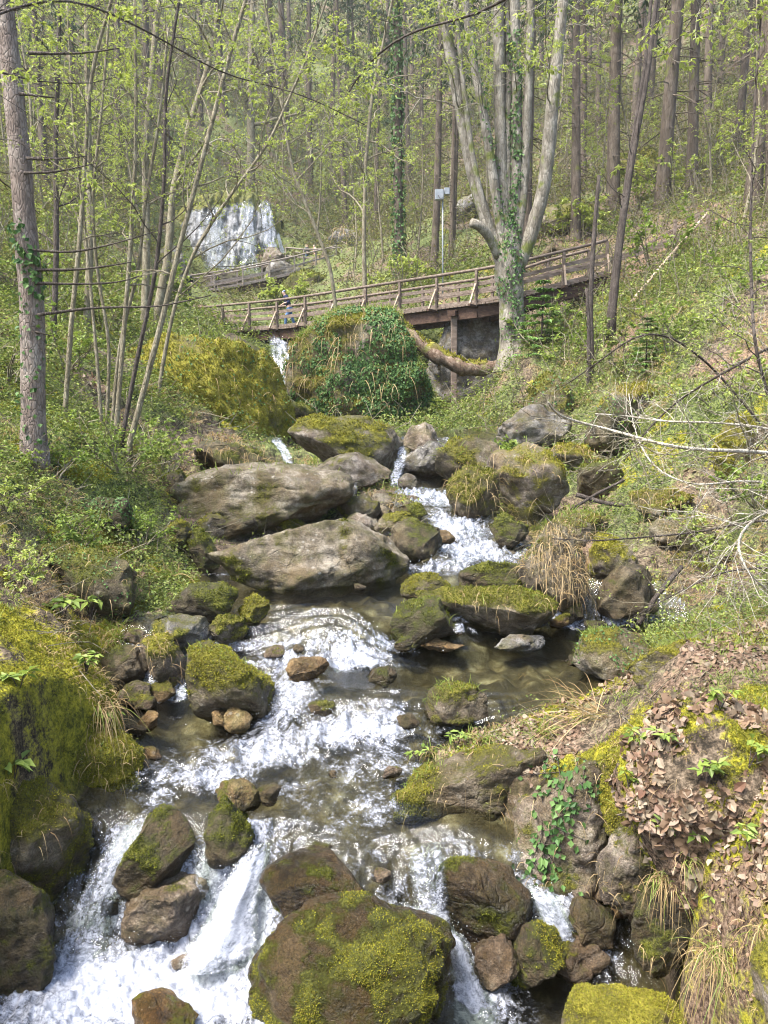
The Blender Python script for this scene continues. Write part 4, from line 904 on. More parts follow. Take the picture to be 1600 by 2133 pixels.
Pp = Pp + rng.normal(size=Pp.shape) * (k * 1.9)[:, None] * np.array([1, 1, .3]); Pp[:, 2] += hh_
V, T = leaf_geo(Pp, k, k * .55, None, None, .75, rng)
tag(mesh('ground_plants', V, T, M['herb']), kind='stuff')
# grass
P, N = sow(60000, 2.8, 34, rng); mo_, li_, gr_, we_, d_, sd_ = cover(P[:, 0], P[:, 1], N[:, 2])
n4 = fbm(xyz(P[:, 0] * 1.5, P[:, 1] * 1.5), 3, 57)
P, N = thin(P, N, sst(.15, .5, n4) * (d_ > .05) * .55, rng)
Pp = np.repeat(P, 6, 0); k = px(Pp[:, 1]); Pp = Pp + rng.normal(size=Pp.shape) * (k * 6)[:, None] * np.array([1, 1, 0])
V, Q, T = blade_geo(Pp, rng.normal(size=Pp.shape) * .4 + np.array([0, -.1, .9]), np.maximum(k * 26, .05) * rng.uniform(.5, 1.4, len(Pp)), k * 1.5, rng.uniform(.2, 1., len(Pp)), rng)
tag(mesh('grass', V, [Q, T], M['grass']), kind='stuff')
P, N = sow(80000, 2.8, 34, rng); mo_, li_, gr_, we_, d_, sd_ = cover(P[:, 0], P[:, 1], N[:, 2])
n4 = fbm(xyz(P[:, 0] * 1.3, P[:, 1] * 1.3), 3, 58)
P, N = thin(P, N, np.clip(sst(.1, .5, n4) * (d_ > .05) * .35 + .55 * (sd_ > 0) * sst(.8, .5, N[:, 2]) * (P[:, 1] > 6.5) * sst(-.2, .2, n4), 0, 1), rng)
Pp = np.repeat(P, 7, 0); k = px(Pp[:, 1]); Pp = Pp + rng.normal(size=Pp.shape) * (k * 8)[:, None] * np.array([1, 1, 0])
NN_ = np.repeat(N, 7, 0)
V, Q, T = blade_geo(Pp, rng.normal(size=Pp.shape) * .45 + NN_ * .8 + np.array([0, 0, .2]), np.maximum(k * 34, .06) * rng.uniform(.5, 1.4, len(Pp)), k * 1.3, rng.uniform(.5, 1.25, len(Pp)), rng, 4)
tag(mesh('dry_grass', V, [Q, T], M['straw']), kind='stuff')
# fallen and dead standing twigs
P, N = sow(2600, 3.2, 30, rng, -.6, .62); d_ = edge_dist(P[:, 0], P[:, 1])[0]
P = P[(d_ > .25)]; mb = MB()
for p in P:
    k = px(p[1]); L = k * rng.uniform(25, 120); d = unit(rng.normal(size=3) * np.array([1, .8, .35]) + np.array([0, 0, .25]))
    b_ = p + d * L * .5 + rng.normal(size=3) * L * .1; e = b_ + unit(d + rng.normal(size=3) * .4) * L * .5
    mb.tube([p + np.array([0, 0, k * 2]), b_, e], [k * 1.3, k * 1., k * .5], 3, False)
tag(mb.build('fallen_twigs', M['bark_sapling']), kind='stuff')
# undergrowth on the far slopes: budding brushwood, leaf by leaf
P, N = sow(42000, 18, 190, rng, -.6, .6)
n5 = fbm(P * np.array([.09, .09, 0]), 3, 59)
uu = 800 + F * P[:, 0] / P[:, 1]; open_ = ((P[:, 1] < 35) & (P[:, 0] > -9.5) & (P[:, 0] < 4.6)) | ((P[:, 1] < 66) & (P[:, 1] > 33) & (uu > 330) & (uu < 730))
P, N = thin(P, N, (.25 + .75 * sst(-.2, .35, n5)) * np.where(open_, np.where(P[:, 1] > 38, .8, .06), 1.), rng)
uu = 800 + F * P[:, 0] / P[:, 1]; low_ = (P[:, 1] < 66) & (P[:, 1] > 38) & (uu > 330) & (uu < 730)
nl = 16
Pp = np.repeat(P, nl, 0); k = np.maximum(.06, 5.5 * px(Pp[:, 1])) * rng.uniform(.6, 1.3, len(Pp)); R_ = np.repeat(rng.uniform(.3, 1.1, len(P)) * np.clip(P[:, 1] / 40, .5, 2.0) * np.where(low_, .32, 1.), nl)
Pp = Pp + rng.normal(size=Pp.shape) * R_[:, None] * np.array([.6, .6, .25]); Pp[:, 2] += R_ * rng.uniform(0, 1.5, len(Pp))
V, T = leaf_geo(Pp, k, k * .6, None, None, .6, rng)
tag(mesh('undergrowth', V, T, M['farleaf']), kind='stuff')
mb = MB()
Ps = P[rng.random(len(P)) < .22]
for p in Ps:
    r = .5 * np.clip(p[1] / 40, .6, 2.)
    q = p + np.array([rng.normal() * r, rng.normal() * r * .5, r * rng.uniform(1.5, 4.5) * (.3 if 38 < p[1] < 66 and -20 < p[0] < -2 else 1)])
    mid = (p + q) / 2 + rng.normal(size=3) * r * .25
    mb.tube([p, mid, q], [px(p[1]) * 1.3, px(p[1]) * 1., px(p[1]) * .5], 3, False)
tag(mb.build('undergrowth_twigs', M['bark_sapling']), kind='stuff')
# ------------------------------------------------------------------ single plants near the path of the stream
def tuft(label, u, v, size, n=90, droop=1., straw=.75, lean=(0, -.5), name='grass_tuft', group=None, Y=None):
    c = surf(u, v) if Y is None else at(u, v, Y)
    k = px(c[1]); o = empty(name, c); rng = np.random.default_rng(int(u + v))
    for nm, m, cnt, dr in (('dry_blades', 'straw', int(n * straw), droop), ('green_blades', 'grass', int(n * (1 - straw)), droop * .7)):
        if cnt < 1: continue
        P = c + rng.normal(size=(cnt, 3)) * np.array([.14, .10, .05]) * size * k
        D = rng.normal(size=(cnt, 3)) * .5 + np.array([lean[0], lean[1], .55])
        V, Q, T = blade_geo(P, D, size * k * rng.uniform(.6, 1.25, cnt), k * 2.1, dr * rng.uniform(.6, 1.15, cnt), rng, 5)
        mesh(nm, V - c, [Q, T], M[m], o)
    tag(o, label, 'grass tuft', group)
    return o
tuft('drooping straw tuft on the right bank edge above the dark wet slope', 1385, 1830, 110, 130, 1.15)
tuft('largest drooping straw tuft with green tips, near the bottom right corner', 1500, 1985, 190, 230, 1.2, .72)
tuft('straw tuft hanging from the left mossy bank towards the stream', 215, 1470, 120, 90, 1.2, .9, (.5, -.5))
tuft('spray of dry grass arching over the clear pool from the right bank', 1240, 1490, 170, 80, .55, .95, (-.9, -.1))
tuft('thin straw tuft beside the mossy knob at the right edge', 1590, 1930, 110, 70, 1.2, .85)
tuft('green grass tuft on the left shore of the calm pool', 350, 1205, 85, 110, .6, .25)
tuft('green grass clump at the top of the left mossy bank', 245, 1330, 90, 90, .7, .35)
tuft('short straw tuft on the litter of the right bank, under the seedlings', 1430, 1790, 70, 60, .9, .5)
tuft('grass tuft on the rock shelf near the shallow pool', 1010, 1545, 80, 80, .7, .4)
tuft('grass fringe on the rock shelf, farther left above the dark water', 900, 1570, 70, 70, .8, .5)
tuft('grass tuft at the near shore of the clear pool', 1130, 1530, 85, 80, .6, .45)
def seedling(label, u, v, h, nleaf, seed, size=26, name='seedling', mat='shrubleaf', lean=0.):
    c = surf(u, v); k = px(c[1]); rng = np.random.default_rng(seed); o = empty(name, c)
    st = MB(); pts = []
    for b in range(max(1, nleaf // 5)):
        a = rng.uniform(0, 6.28); tip = c + np.array([math.cos(a) * .55 + lean, math.sin(a) * .4, 1.]) * h * k * rng.uniform(.6, 1.)
        mid = (c + tip) / 2 + np.array([0, 0, .18]) * h * k
        st.tube([c, mid, tip], [k * 1.3, k * 1., k * .6], 4, False)
        for q in range(5): pts.append(tip + (mid - tip) * rng.uniform(0, .5) * (q > 1))
    st.build('stem', M['bark_dark'], o)
    pts = np.array(pts); D = rng.normal(size=pts.shape) * np.array([1, 1, .25]) + np.array([0, -.2, -.05])
    V, T = leaf_geo(pts, size * k * rng.uniform(.7, 1.3, len(pts)), size * k * .5, D, None, .8, rng, .2)
    mesh('leaves', V - c, T, M[mat], o)
    tag(o, label, 'seedling')
seedling('light green maple seedling on yellow moss near the right rock wall', 1290, 1720, 70, 20, 1, 34)
seedling('low spreading seedling over the dead leaves, lower right', 1410, 1790, 90, 40, 2, 30, lean=.2)
seedling('seedling with pale leaves at the mossy top of the right bank', 1470, 1640, 60, 30, 3, 26)
seedling('seedling at the right edge among brown leaves', 1560, 1600, 60, 20, 4, 26)
seedling('little yellow-green seedling above the big straw tuft', 1470, 1890, 40, 15, 5, 20)
seedling('leafy herb on the top of the left mossy bank', 130, 1300, 60, 25, 6, 30)
seedling('leafy herb at the left edge on the mossy bank', 30, 1625, 50, 20, 7, 40)
seedling('small herb hanging on the mossy wall above the left chute', 95, 1740, 30, 5, 8, 40)
seedling('feathery herb at the foot of the left bank', 215, 1590, 50, 30, 9, 22)
seedling('herb clump on the left bank beside the hollow rock', 260, 1230, 60, 30, 10, 22)
for j_, (lab, u_, v_, h_, n_, z_) in enumerate((('three-leaved seedling in the middle of the dead leaves on the right bank', 1380, 1560, 45, 15, 24), ('pale seedling at the top of the right bank, beside the moss hump', 1500, 1480, 50, 20, 22), ('small green herb on the yellow moss at the right wall top', 1330, 1560, 40, 20, 20), ('seedling low on the right slope above the bottom corner', 1560, 1760, 50, 15, 28), ('herb at the near edge of the right bank moss', 1310, 1640, 40, 20, 20),
        ('leafy herb among dead leaves at the left edge', 40, 1440, 50, 20, 28), ('herb cluster on the brow of the left bank', 180, 1400, 45, 25, 22), ('herb beside the straw tuft of the left bank', 225, 1520, 45, 25, 20), ('young herb on the left bank behind the moss, near the grass clump', 190, 1290, 55, 30, 24), ('herb on the rock shelf beside its grass tuft', 950, 1560, 40, 20, 18), ('herb on the rock shelf near its left tip', 870, 1590, 35, 15, 18))):
    seedling(lab, u_, v_, h_, n_, 40 + j_, z_)
def ivy_patch(label, u0, v0, du, dv, n, seed, size=17):
    rng = np.random.default_rng(seed)
    uu = u0 + du * rng.normal(size=n) * .45 + 18 * np.sin(np.linspace(0, 5, n)); vv = v0 + dv * (np.linspace(-.5, .5, n) + rng.normal(size=n) * .06)
    P = hit(uu, vv); N = normal(P[:, 0], P[:, 1])
    me = WALL.data; bv = BVHTree.FromPolygons([v.co + WALL.location for v in me.vertices], [p.vertices[:] for p in me.polygons])
    for q in range(n):
        d = Vector([float(c) for c in ray(uu[q], vv[q])]); h, nn, _, dist = bv.ray_cast(Vector((0, 0, 0)), d.normalized())
        if h is not None and h.y < P[q, 1]: P[q] = h; N[q] = nn
    k = px(P[:, 1])
    D = rng.normal(size=P.shape) * .5 - np.array([0, .2, .8])
    o = empty('ivy', P[0])
    V, T = leaf_geo(P + N * (k * rng.uniform(1, 10, n))[:, None], k * size * rng.uniform(.6, 1.3, n), k * size * rng.uniform(.6, 1., n), D, N + np.array([0, -.6, .4]) + rng.normal(size=P.shape) * .3, fold=.15)
    mesh('leaves', V - P[0], T, M['ivy'], o)
    mb = MB()
    for a in range(4):
        kk = np.sort(rng.choice(n, 7, False)); mb.tube(P[kk] + N[kk] * .01, k.mean() * 1.2, 4, False)
    mb.build('stem', M['bark_dark'], o)
    tag(o, label, 'ivy')
ivy_patch('ivy trailing down the right rock wall to the water', 1150, 1715, 62, 260, 190, 1)
ivy_patch('few ivy shoots climbing over the moss of the right wall', 1215, 1640, 60, 120, 40, 2, 14)
# ------------------------------------------------------------------ bridge, walkway, fence, people
def vec(*a): return np.array(a, float)
UP = vec(0, 0, 1)
def resample(pts, step):
    pts = np.asarray(pts, float); s = np.concatenate([[0], np.cumsum(np.linalg.norm(np.diff(pts, axis=0), axis=1))])
    n = max(2, int(round(s[-1] / step)) + 1); q = np.linspace(0, s[-1], n)
    return np.stack([np.interp(q, s, pts[:, c]) for c in range(3)], -1)
def walkway(name, label, cat, line, width, step, post_h, mats, beam_h=.42, brace=True, rails=(.40, .63), round_rail=True, deck=True):
    """line: the near edge of the deck top; the deck lies behind it"""
    P = resample(line, step); t = unit(np.gradient(P, axis=0)); sd = np.cross(UP, t); sd = unit(sd * np.array([1, 1, 0]))
    sd *= np.sign(sd[:, 1:2])                                  # towards the far side
    o = empty(name, P[0])
    for side_, off in (('near', 0.), ('far', width)):
        Q = P + sd * off; out = -sd if off == 0 else sd
        mb = MB()
        for a, b in zip(Q[:-1], Q[1:]): mb.beam(a - UP * (beam_h / 2 + .1) + out[0] * -.12, b - UP * (beam_h / 2 + .1) + out[0] * -.12, .14, beam_h)
        mb.build('beam', M[mats[1]], o)
        for i in range(len(Q)):
            p = Q[i] + out[i] * .05
            MB().beam(p - UP * .12, p + UP * post_h * (1 + .02 * math.sin(i * 3.7)), .10, .10, up=t[i]).build('post', M[mats[0]], o)
            if brace and off == 0:
                w = out[i] * .42 - t[i] * .06
                m = MB().beam(p + w - UP * .10, p + out[i] * .06 + UP * post_h * .58, .075, .06, up=t[i])
                m.build('brace', M[mats[2]], o)
                MB().beam(p + w * 1.15 - UP * .13, p - out[i] * .5 - UP * .13, .10, .08).build('cross_beam', M[mats[1]], o)
        for h in (rails if off == 0 else rails[-1:]):
            mb = MB()
            for i in range(len(Q) - 1):
                mb.beam(Q[i] - out[i] * .012 + UP * h - t[i] * .04, Q[i + 1] - out[i] * .012 + UP * (h + .01 * math.sin(i * 5.1)) + t[i] * .03, .035, .125 + .012 * math.sin(i * 2.3))
            mb.build('rail_board', M[mats[0]], o)
        if round_rail:
            P2 = Q + UP * (post_h + .05) + out * .04
            MB().tube(resample(P2, .5) , .055, 8, True, .05).build('handrail', M[mats[0]], o, True)
        else:
            mb = MB()
            for i in range(len(Q) - 1): mb.beam(Q[i] + UP * (post_h + .02), Q[i + 1] + UP * (post_h + .02), .1, .05)
            mb.build('handrail', M[mats[0]], o)
    R = resample(line, .16); tr = unit(np.gradient(R, axis=0)); sr = unit(np.cross(UP, tr) * np.array([1, 1, 0])); sr *= np.sign(sr[:, 1:2])
    mb = MB(); rng = np.random.default_rng(5)
    for a, s_ in zip(R, sr): mb.beam(a - UP * .055 - s_ * (.08 + .03 * rng.random()), a - UP * .055 + s_ * (width + .08), .145, .06 + .006 * rng.random())
    mb.build('deck', M[mats[0]], o)
    mb = MB()
    for a, b in zip(P[:-1], P[1:]): mb.beam(a + UP * .04, b + UP * .04, .05, .12)
    mb.build('kerb_board', M[mats[0]], o)
    tag(o, label, cat)
    return o, P
BL = [at(415, 693, 36.), at(600, 680, 33.), at(790, 656, 30.), at(1050, 623, 27.), at(1262, 570, 27.5)]
bridge, BP = walkway('footbridge', 'long wooden footbridge with braced railings spanning the stream', 'footbridge', BL, 1.5, 1.62, 1.06, ('wood', 'wooddark', 'woodpale'))
def support(u, vt, vb, Y, w, mat='wood', par=None):
    a = at(u, vt, Y); b = at(u, vb, Y); g = ground(a[0], a[1])
    b[2] = min(b[2], g) - .15
    MB().beam(b, a, w, w, up=(0, 1, 0)).build('support_post', M[mat], par)
support(946, 660, 862, 28.2, .22, 'wood', bridge)
support(990, 668, 850, 29.8, .2, 'woodgrey', bridge)
support(1052, 640, 830, 27.3, .2, 'woodgrey', bridge)
MB().beam(at(988, 690, 29.75), at(968, 752, 29.3), .14, .12).build('support_brace', M['woodgrey'], bridge)
MB().beam(at(940, 652, 27.9), at(985, 650, 29.9), .3, .2).build('cap_beam', M['wooddark'], bridge)
support(428, 690, 720, 36.1, .25, 'wooddark', bridge)
WL = [at(385, 612, 54.), at(480, 598, 55.), at(600, 572, 57.), at(700, 545, 60.)]
walk2, WP = walkway('plank_walkway', 'narrow plank walkway with rails in front of the waterfall cliff', 'walkway', WL, 1.4, 1.95, 1.1, ('woodgrey', 'wooddark', 'woodpale'), .35, False, (.5,), True)
UL = [at(596, 548, 61.), at(650, 554, 60.5), at(712, 548, 60.5)]
walk3, _ = walkway('viewing_platform', 'small railed platform beside the cliff where two walkers stand', 'platform', UL, 1.6, 1.7, 1.1, ('woodgrey', 'wooddark', 'woodpale'), .25, False, (.55,), True)
# fence on the right slope
o = empty('fence', hit(1404, 522)[0]); tag(o, 'simple wooden fence with two posts on the right slope', 'fence')
p1 = hit(1404, 524)[0]; k = px(p1[1])
p2 = at(1473, 498, p1[1] + .4); p0 = at(1300, 508, p1[1] + 1.0)
MB().beam(p1 - UP * .3, p1 + UP * 62 * k, .11, .11, up=(0, 1, 0)).build('post', M['wood'], o)
MB().beam(p2 - UP * .8, p2 + UP * 58 * k, .11, .11, up=(0, 1, 0)).build('post', M['wood'], o)
MB().beam(p0 - UP * .5 , p2 + UP * 58 * k, .09, .09).build('rail', M['wood'], o)
MB().beam(p1 + vec(-2.2, 0, -.3), p1 + vec(.2, 0, .4), .04, .22).build('board', M['wood'], o)
o = MB().tube(resample([at(1316, 628, 22.), at(1390, 540, 24.5), at(1474, 443, p1[1] + .2)], .5), .05, 6, True, .06).build('rail_pole', M['woodpale'], None, True)
tag(o, 'pale bare pole sloping down the right slope from the fence', 'pole')
# measuring box on its pole
c = at(923, 575, 33.); c[2] = min(c[2], ground(c[0], c[1]))
o = empty('instrument_post', c); tag(o, 'grey metal box on a slim grey pole among the trunks behind the bridge', 'instrument box')
t = NT('grey painted metal'); n_ = t.noise(t.obj(), 9, 4)
M['metal'] = t.out(t.pri(t.ramp(n_, [(.3, (.17, .19, .21)), (.7, (.27, .29, .31))]), .45, None, .5))
k = px(33.); tp = at(922, 412, 33.)
MB().tube([c - UP * .2, c * .5 + vec(tp[0], tp[1], tp[2]) * .5, tp], .032, 8).build('pole', M['metal'], o, True)
MB().beam(tp + vec(-.14, -.06, -.1), tp + vec(-.14, -.06, .30), .36, .22, up=(0, 1, 0), bev=.1).build('box', M['metal'], o)
MB().beam(tp + vec(.18, .02, .12), tp + vec(.18, .02, .38), .22, .24, up=(0, 1, 0), bev=.1).build('housing', M['metal'], o)
MB().tube([tp + vec(-.2, -.2, .05), tp + vec(-.12, -.24, -.1), tp + vec(0, -.18, -.05), tp + vec(.02, -.08, .1)], .012, 5).build('cable', M['bark_dark'], o)
# people
def cloth(name, c):
    t = NT(name); n = t.noise(t.obj(), 18, 4)
    return t.out(t.pri(t.mix(t.mapr(n, .3, .7, 0, .5), c, tuple(k * .55 for k in c)), .85, None, .2))
def skinmesh(name, joints, edges, radii, mat, parent, sub=2):
    me = bpy.data.meshes.new(name); me.from_pydata([tuple(map(float, j)) for j in joints], edges, []); me.update()
    ob = bpy.data.objects.new(name, me); COL.objects.link(ob)
    md = ob.modifiers.new('s', 'SKIN'); ob.modifiers.new('d', 'SUBSURF').levels = sub
    for sv, r in zip(me.skin_vertices[0].data, radii): sv.radius = (r, r) if np.isscalar(r) else r
    me.skin_vertices[0].data[0].use_root = True
    dg = bpy.context.evaluated_depsgraph_get(); dg.update()
    m2 = bpy.data.meshes.new_from_object(ob.evaluated_get(dg)); bpy.data.objects.remove(ob)
    m2.materials.clear(); m2.materials.append(mat); m2.name = name
    m2.polygons.foreach_set('use_smooth', [True] * len(m2.polygons))
    o = bpy.data.objects.new(name, m2); COL.objects.link(o); o.parent = parent
    return o
t = NT('skin'); M['skin'] = t.out(t.pri((.52, .33, .25), .5, None, .3))
def person(label, pos, H, face, jacket, trousers, hair, lean=0., stride=.10, bend=0., hat=False, longhair=False, coat=0., bag=False):
    """standing figure of height H facing angle 'face' (0 = towards the camera, radians, positive turns to the photo's right)"""
    o = empty('person', pos); s = H / 1.72
    J = dict(pelvis=(0, 0, .95), waist=(0, -.01, 1.10), chest=(0, .0, 1.30), neck=(0, -.01, 1.47), head=(0, -.02, 1.56), top=(0, -.02, 1.66))
    def lean_(p):
        x, y, z = p; a = lean * max(0, z - .9); return (x, y - a, z - .35 * lean * a)
    body, rr_, ed = [], [], []
    def add(p, r, par=None):
        body.append(lean_(p)); rr_.append(r)
        if par is not None: ed.append((par, len(body) - 1))
        return len(body) - 1
    pel = add((0, 0, .95), (.135, .105)); wa = add((0, 0, 1.10), (.125, .095), pel); ch = add((0, 0, 1.32), (.15, .11), wa); ne = add((0, -.01, 1.46), .055, ch)
    add((0, -.03, 1.56), (.075, .09), ne); add((0, -.03, 1.66), (.065, .075), len(body) - 1)
    for sx in (-1, 1):
        h_ = add((sx * .10, 0, .88), .095, pel); kn = add((sx * .11, -.03 - sx * stride, .50), .06, h_); an = add((sx * .11, .03 - sx * stride * 1.6, .09), .042, kn); add((sx * .12, -.13 - sx * stride * 1.6, .035), (.045, .03), an)
        sh = add((sx * .20, 0, 1.41), .058, ch); el = add((sx * .25, .02, 1.15), .046, sh); wr = add((sx * .22, -.16 - .1 * bend, 1.02 + .12 * bend), .034, el); hd = add((sx * .20, -.24 - .1 * bend, .98 + .14 * bend), (.042, .022), wr)
        for f in range(4): add((sx * (.16 + .022 * f), -.325 - .012 * (f in (1, 2)), .955 + .14 * bend), .009, hd)
        add((sx * .15, -.26 - .1 * bend, .99 + .14 * bend), .010, hd)
    b = skinmesh('person', body, ed, rr_, M['skin'], o)
    b.name = 'body'
    jb = [lean_(p) for p in [(0, 0, .98 - coat), (0, 0, 1.10), (0, 0, 1.31), (0, -.005, 1.45), (-.2, 0, 1.41), (-.255, .02, 1.15), (-.225, -.145, 1.03 + .11 * bend), (.2, 0, 1.41), (.255, .02, 1.15), (.225, -.145, 1.03 + .11 * bend)]]
    skinmesh('jacket', jb, [(0, 1), (1, 2), (2, 3), (2, 4), (4, 5), (5, 6), (2, 7), (7, 8), (8, 9)], [(.17 + coat * .12, .14 + coat * .1), (.155, .125), (.18, .14), .085, .078, .066, .05, .078, .066, .05], jacket, o)
    tb = [(0, 0, .97)]; te = []; tr_ = [(.155, .125)]
    for sx in (-1, 1):
        n0 = len(tb); tb += [(sx * .10, 0, .87), (sx * .11, -.03 - sx * stride, .50), (sx * .11, .03 - sx * stride * 1.6, .12)]; tr_ += [.108, .076, .062]; te += [(0, n0), (n0, n0 + 1), (n0 + 1, n0 + 2)]
        skinmesh('shoe', [(sx * .11, .05 - sx * stride * 1.6, .06), (sx * .118, -.14 - sx * stride * 1.6, .045)], [(0, 1)], [.055, .05], M['bark_dark'], o)
    skinmesh('trousers', [lean_(p) for p in tb], te, tr_, trousers, o)
    hb = [lean_(p) for p in [(0, .02, 1.60), (0, .0, 1.69)]]; he = [(0, 1)]; hr = [.098, .085]
    if longhair: hb += [lean_((0, .07, 1.42))]; he += [(0, 2)]; hr += [.075]
    skinmesh('hat' if hat else 'hair', hb, he, hr, hair, o)
    if bag: skinmesh('rucksack', [lean_((0, .17, 1.05)), lean_((0, .19, 1.36))], [(0, 1)], [(.14, .1), (.13, .09)], bag, o)
    o.scale = (s, s, s); o.rotation_euler = (0, 0, face)
    tag(o, label, 'person')
    return o
navy = cloth('navy cloth', (.022, .03, .07)); jeans = cloth('blue denim', (.10, .19, .34)); maroon = cloth('maroon knit', (.09, .03, .045)); black = cloth('black cloth', (.02, .02, .025))
olive = cloth('grey green cloth', (.10, .115, .11)); peach = cloth('pale peach cloth', (.52, .36, .28)); blond = cloth('blond hair', (.50, .40, .24)); greyh = cloth('grey hair', (.45, .41, .37)); lilac = cloth('blue grey knit', (.22, .25, .38)); slate = cloth('slate trousers', (.09, .14, .22))
def on_bridge(u, back):
    """point on the deck of the footbridge at photo column u, 'back' metres behind its near edge"""
    q = resample(BL, .1); uu = 800 + F * q[:, 0] / (q[:, 1] * CP - q[:, 2] * SP); i = int(np.argmin(abs(uu - u)))
    return q[i] + vec(.25, .95, 0) * back
person('person in a navy jacket and blue jeans crossing the footbridge', on_bridge(592, .75), 1.66, rad(-70), navy, jeans, lilac, .35, .16, .5, hat=True)
pp = at(393, 668, 37.5); pp[2] = max(pp[2], ground(pp[0], pp[1]))
person('person in black with a maroon hat at the left end of the footbridge', pp - UP * .1, 1.6, rad(10), black, black, maroon, .5, .06, .6, hat=True)
person('person with blond hair and a grey green coat on the platform by the waterfall', at(640, 556, 61.2), 1.72, rad(60), olive, slate, blond, .0, .05, .2, longhair=True, coat=.2)
person('person in a pale peach jacket facing the blond walker on the platform', at(656, 556, 61.3), 1.68, rad(-60), peach, olive, greyh, .05, .05, .8)
# waterfall cliff
def cliff():
    nx, nz = 150, 150
    a = np.linspace(-1, 1, nx); b = np.linspace(0, 1, nz); A, Bz = np.meshgrid(a, b)
    c = at(480, 575, 63.); k = px(63.)
    top = 172 * k * (1 - .22 * np.abs(A) ** 3 + .05 * np.sin(A * 5)) * np.where(A < -.5, 1 - .25 * (-.5 - A), 1) + 2.6
    x = c[0] - 22 * k + A * 132 * k * (1.0 - .16 * Bz * (A > 0) - .35 * Bz * (A < 0) * 0.6)
    z = c[2] - 2.6 + Bz * (top + 1.0)
    y = c[1] + 2.2 * np.abs(A) ** 2.2 + 1.2 * Bz ** 2 + 5 * sst(.9, 1, Bz) 
    V = np.stack([x, y, z], -1).reshape(-1, 3)
    V[:, 1] += .55 * fbm(V * np.array([.5, .5, .28]), 4, 111) + .25 * ridge(V * np.array([1.6, 1.6, .5]), 3, 112)
    V[:, 2] += .3 * fbm(V * .4, 3, 113) * Bz.ravel()
    i = np.arange(nz - 1)[:, None] * nx + np.arange(nx - 1)[None]
    Q = np.stack([i, i + 1, i + nx + 1, i + nx], -1).reshape(-1, 4)
    t = NT('wet cliff'); P = t.geo().outputs['Position']
    mp = t.n('ShaderNodeMapping', {'Vector': P, 'Scale': (1, 1, .10)}).outputs[0]
    a_ = t.noise(mp, 1.1, 8, .66, .6); b_ = t.noise(P, 2.6, 7, .7)
    col = t.ramp(t.math('MULTIPLY_ADD', a_, .6, t.math('MULTIPLY', b_, .45)), [(.40, (.05, .05, .046)), (.49, (.14, .14, .138)), (.56, (.30, .30, .305)), (.66, (.56, .57, .59))])
    sepz = t.attr('moss').outputs['Fac']
    mo = t.ramp(b_, [(.35, (.06, .07, .012)), (.65, (.20, .19, .02))])
    col = t.mix(t.mapr(t.math('ADD', sepz, t.math('MULTIPLY', t.math('SUBTRACT', b_, .5), .9)), .45, .62), col, mo)
    M['cliff'] = t.out(t.pri(col, .5, t.bump(t.math('ADD', a_, b_), .9, .25), .4))
    ms = sst(.70, .86, Bz) * .9 + .5 * sst(.62, .98, np.abs(A)) + .25 * sst(-.55, -.9, A)
    o = mesh('waterfall_cliff', V, Q, M['cliff'], None, True, {'moss': ms.ravel()}, loc=list(c))
    tag(o, 'tall grey and white cliff streaked by falling water with a mossy crest', 'cliff')
cliff()
fall('waterfall', '', [(536,420,566,416,61.7),(540,450,572,452,61.3),(544,500,578,500,61.0),(548,540,584,540,60.7),(552,575,590,572,60.5)], .62, .15)
fall('waterfall', '', [(428,432,470,426,61.9),(424,470,470,470,61.5),(422,520,476,520,61.1),(420,570,484,570,60.7)], .46, .15)
fall('waterfall', '', [(500,416,534,412,61.9),(500,470,536,470,61.4),(498,530,540,530,60.9),(496,575,546,575,60.5)], .46, .15)
fall('waterfall', '', [(574,486,582,484,62.2),(578,505,588,505,61.9),(584,530,596,528,61.6)], .9, .08)
# fallen log
L = [at(u, v, y) for u, v, y in ((812,652,25.6),(828,668,25.4),(848,694,25.2),(885,727,25.),(930,752,24.9),(965,768,24.9),(1000,771,25.),(1050,757,25.4))]
c = L[3]; o = empty('fallen_log', c); tag(o, 'fallen moss-topped log bridging the gap in front of the posts', 'log')
Lr = resample(L, .12); kx = np.linspace(0, 1, len(Lr)); rr2 = (.17 + .05 * np.sin(kx * 3.1) + .02 * np.sin(kx * 31))
MB().tube(Lr, rr2, 14, True, .28, 4).build('trunk', M['deadwood'], o, True)
Lm = Lr[4:-6] + UP * rr2[4:-6, None] * .62
MB().tube(Lm, rr2[4:-6] * (.62 + .25 * np.sin(kx[4:-6] * 17)), 10, True, .4, 9).build('moss', rock_mat('log moss', (.2, .17, .02), (.22, .2, .02), (.3, .27, .03), moss=((.12, .12, .01), (.24, .22, .016), (.34, .31, .03))), o, True)
tp_ = RNG.random(1500); ii = (tp_ * (len(Lm) - 1)).astype(int)
moss_tufts('moss_tips', Lm[ii] + RNG.normal(size=(1500, 3)) * .05 + UP * .07, np.tile(UP, (1500, 1)), .09, M['mossblade'], o)
for q in ((845,690,868,735),(838,680,828,640),(905,745,915,770)): MB().tube(resample([at(q[0], q[1], 25.2), at((q[0]+q[2])/2 + 6, (q[1]+q[3])/2, 25.05), at(q[2], q[3], 25.)], .2), [.06] + [.045] * 0 + [.05] * (len(resample([at(q[0], q[1], 25.2), at((q[0]+q[2])/2 + 6, (q[1]+q[3])/2, 25.05), at(q[2], q[3], 25.)], .2)) - 1), 6).build('branch_stub', M['deadwood'], o, True)
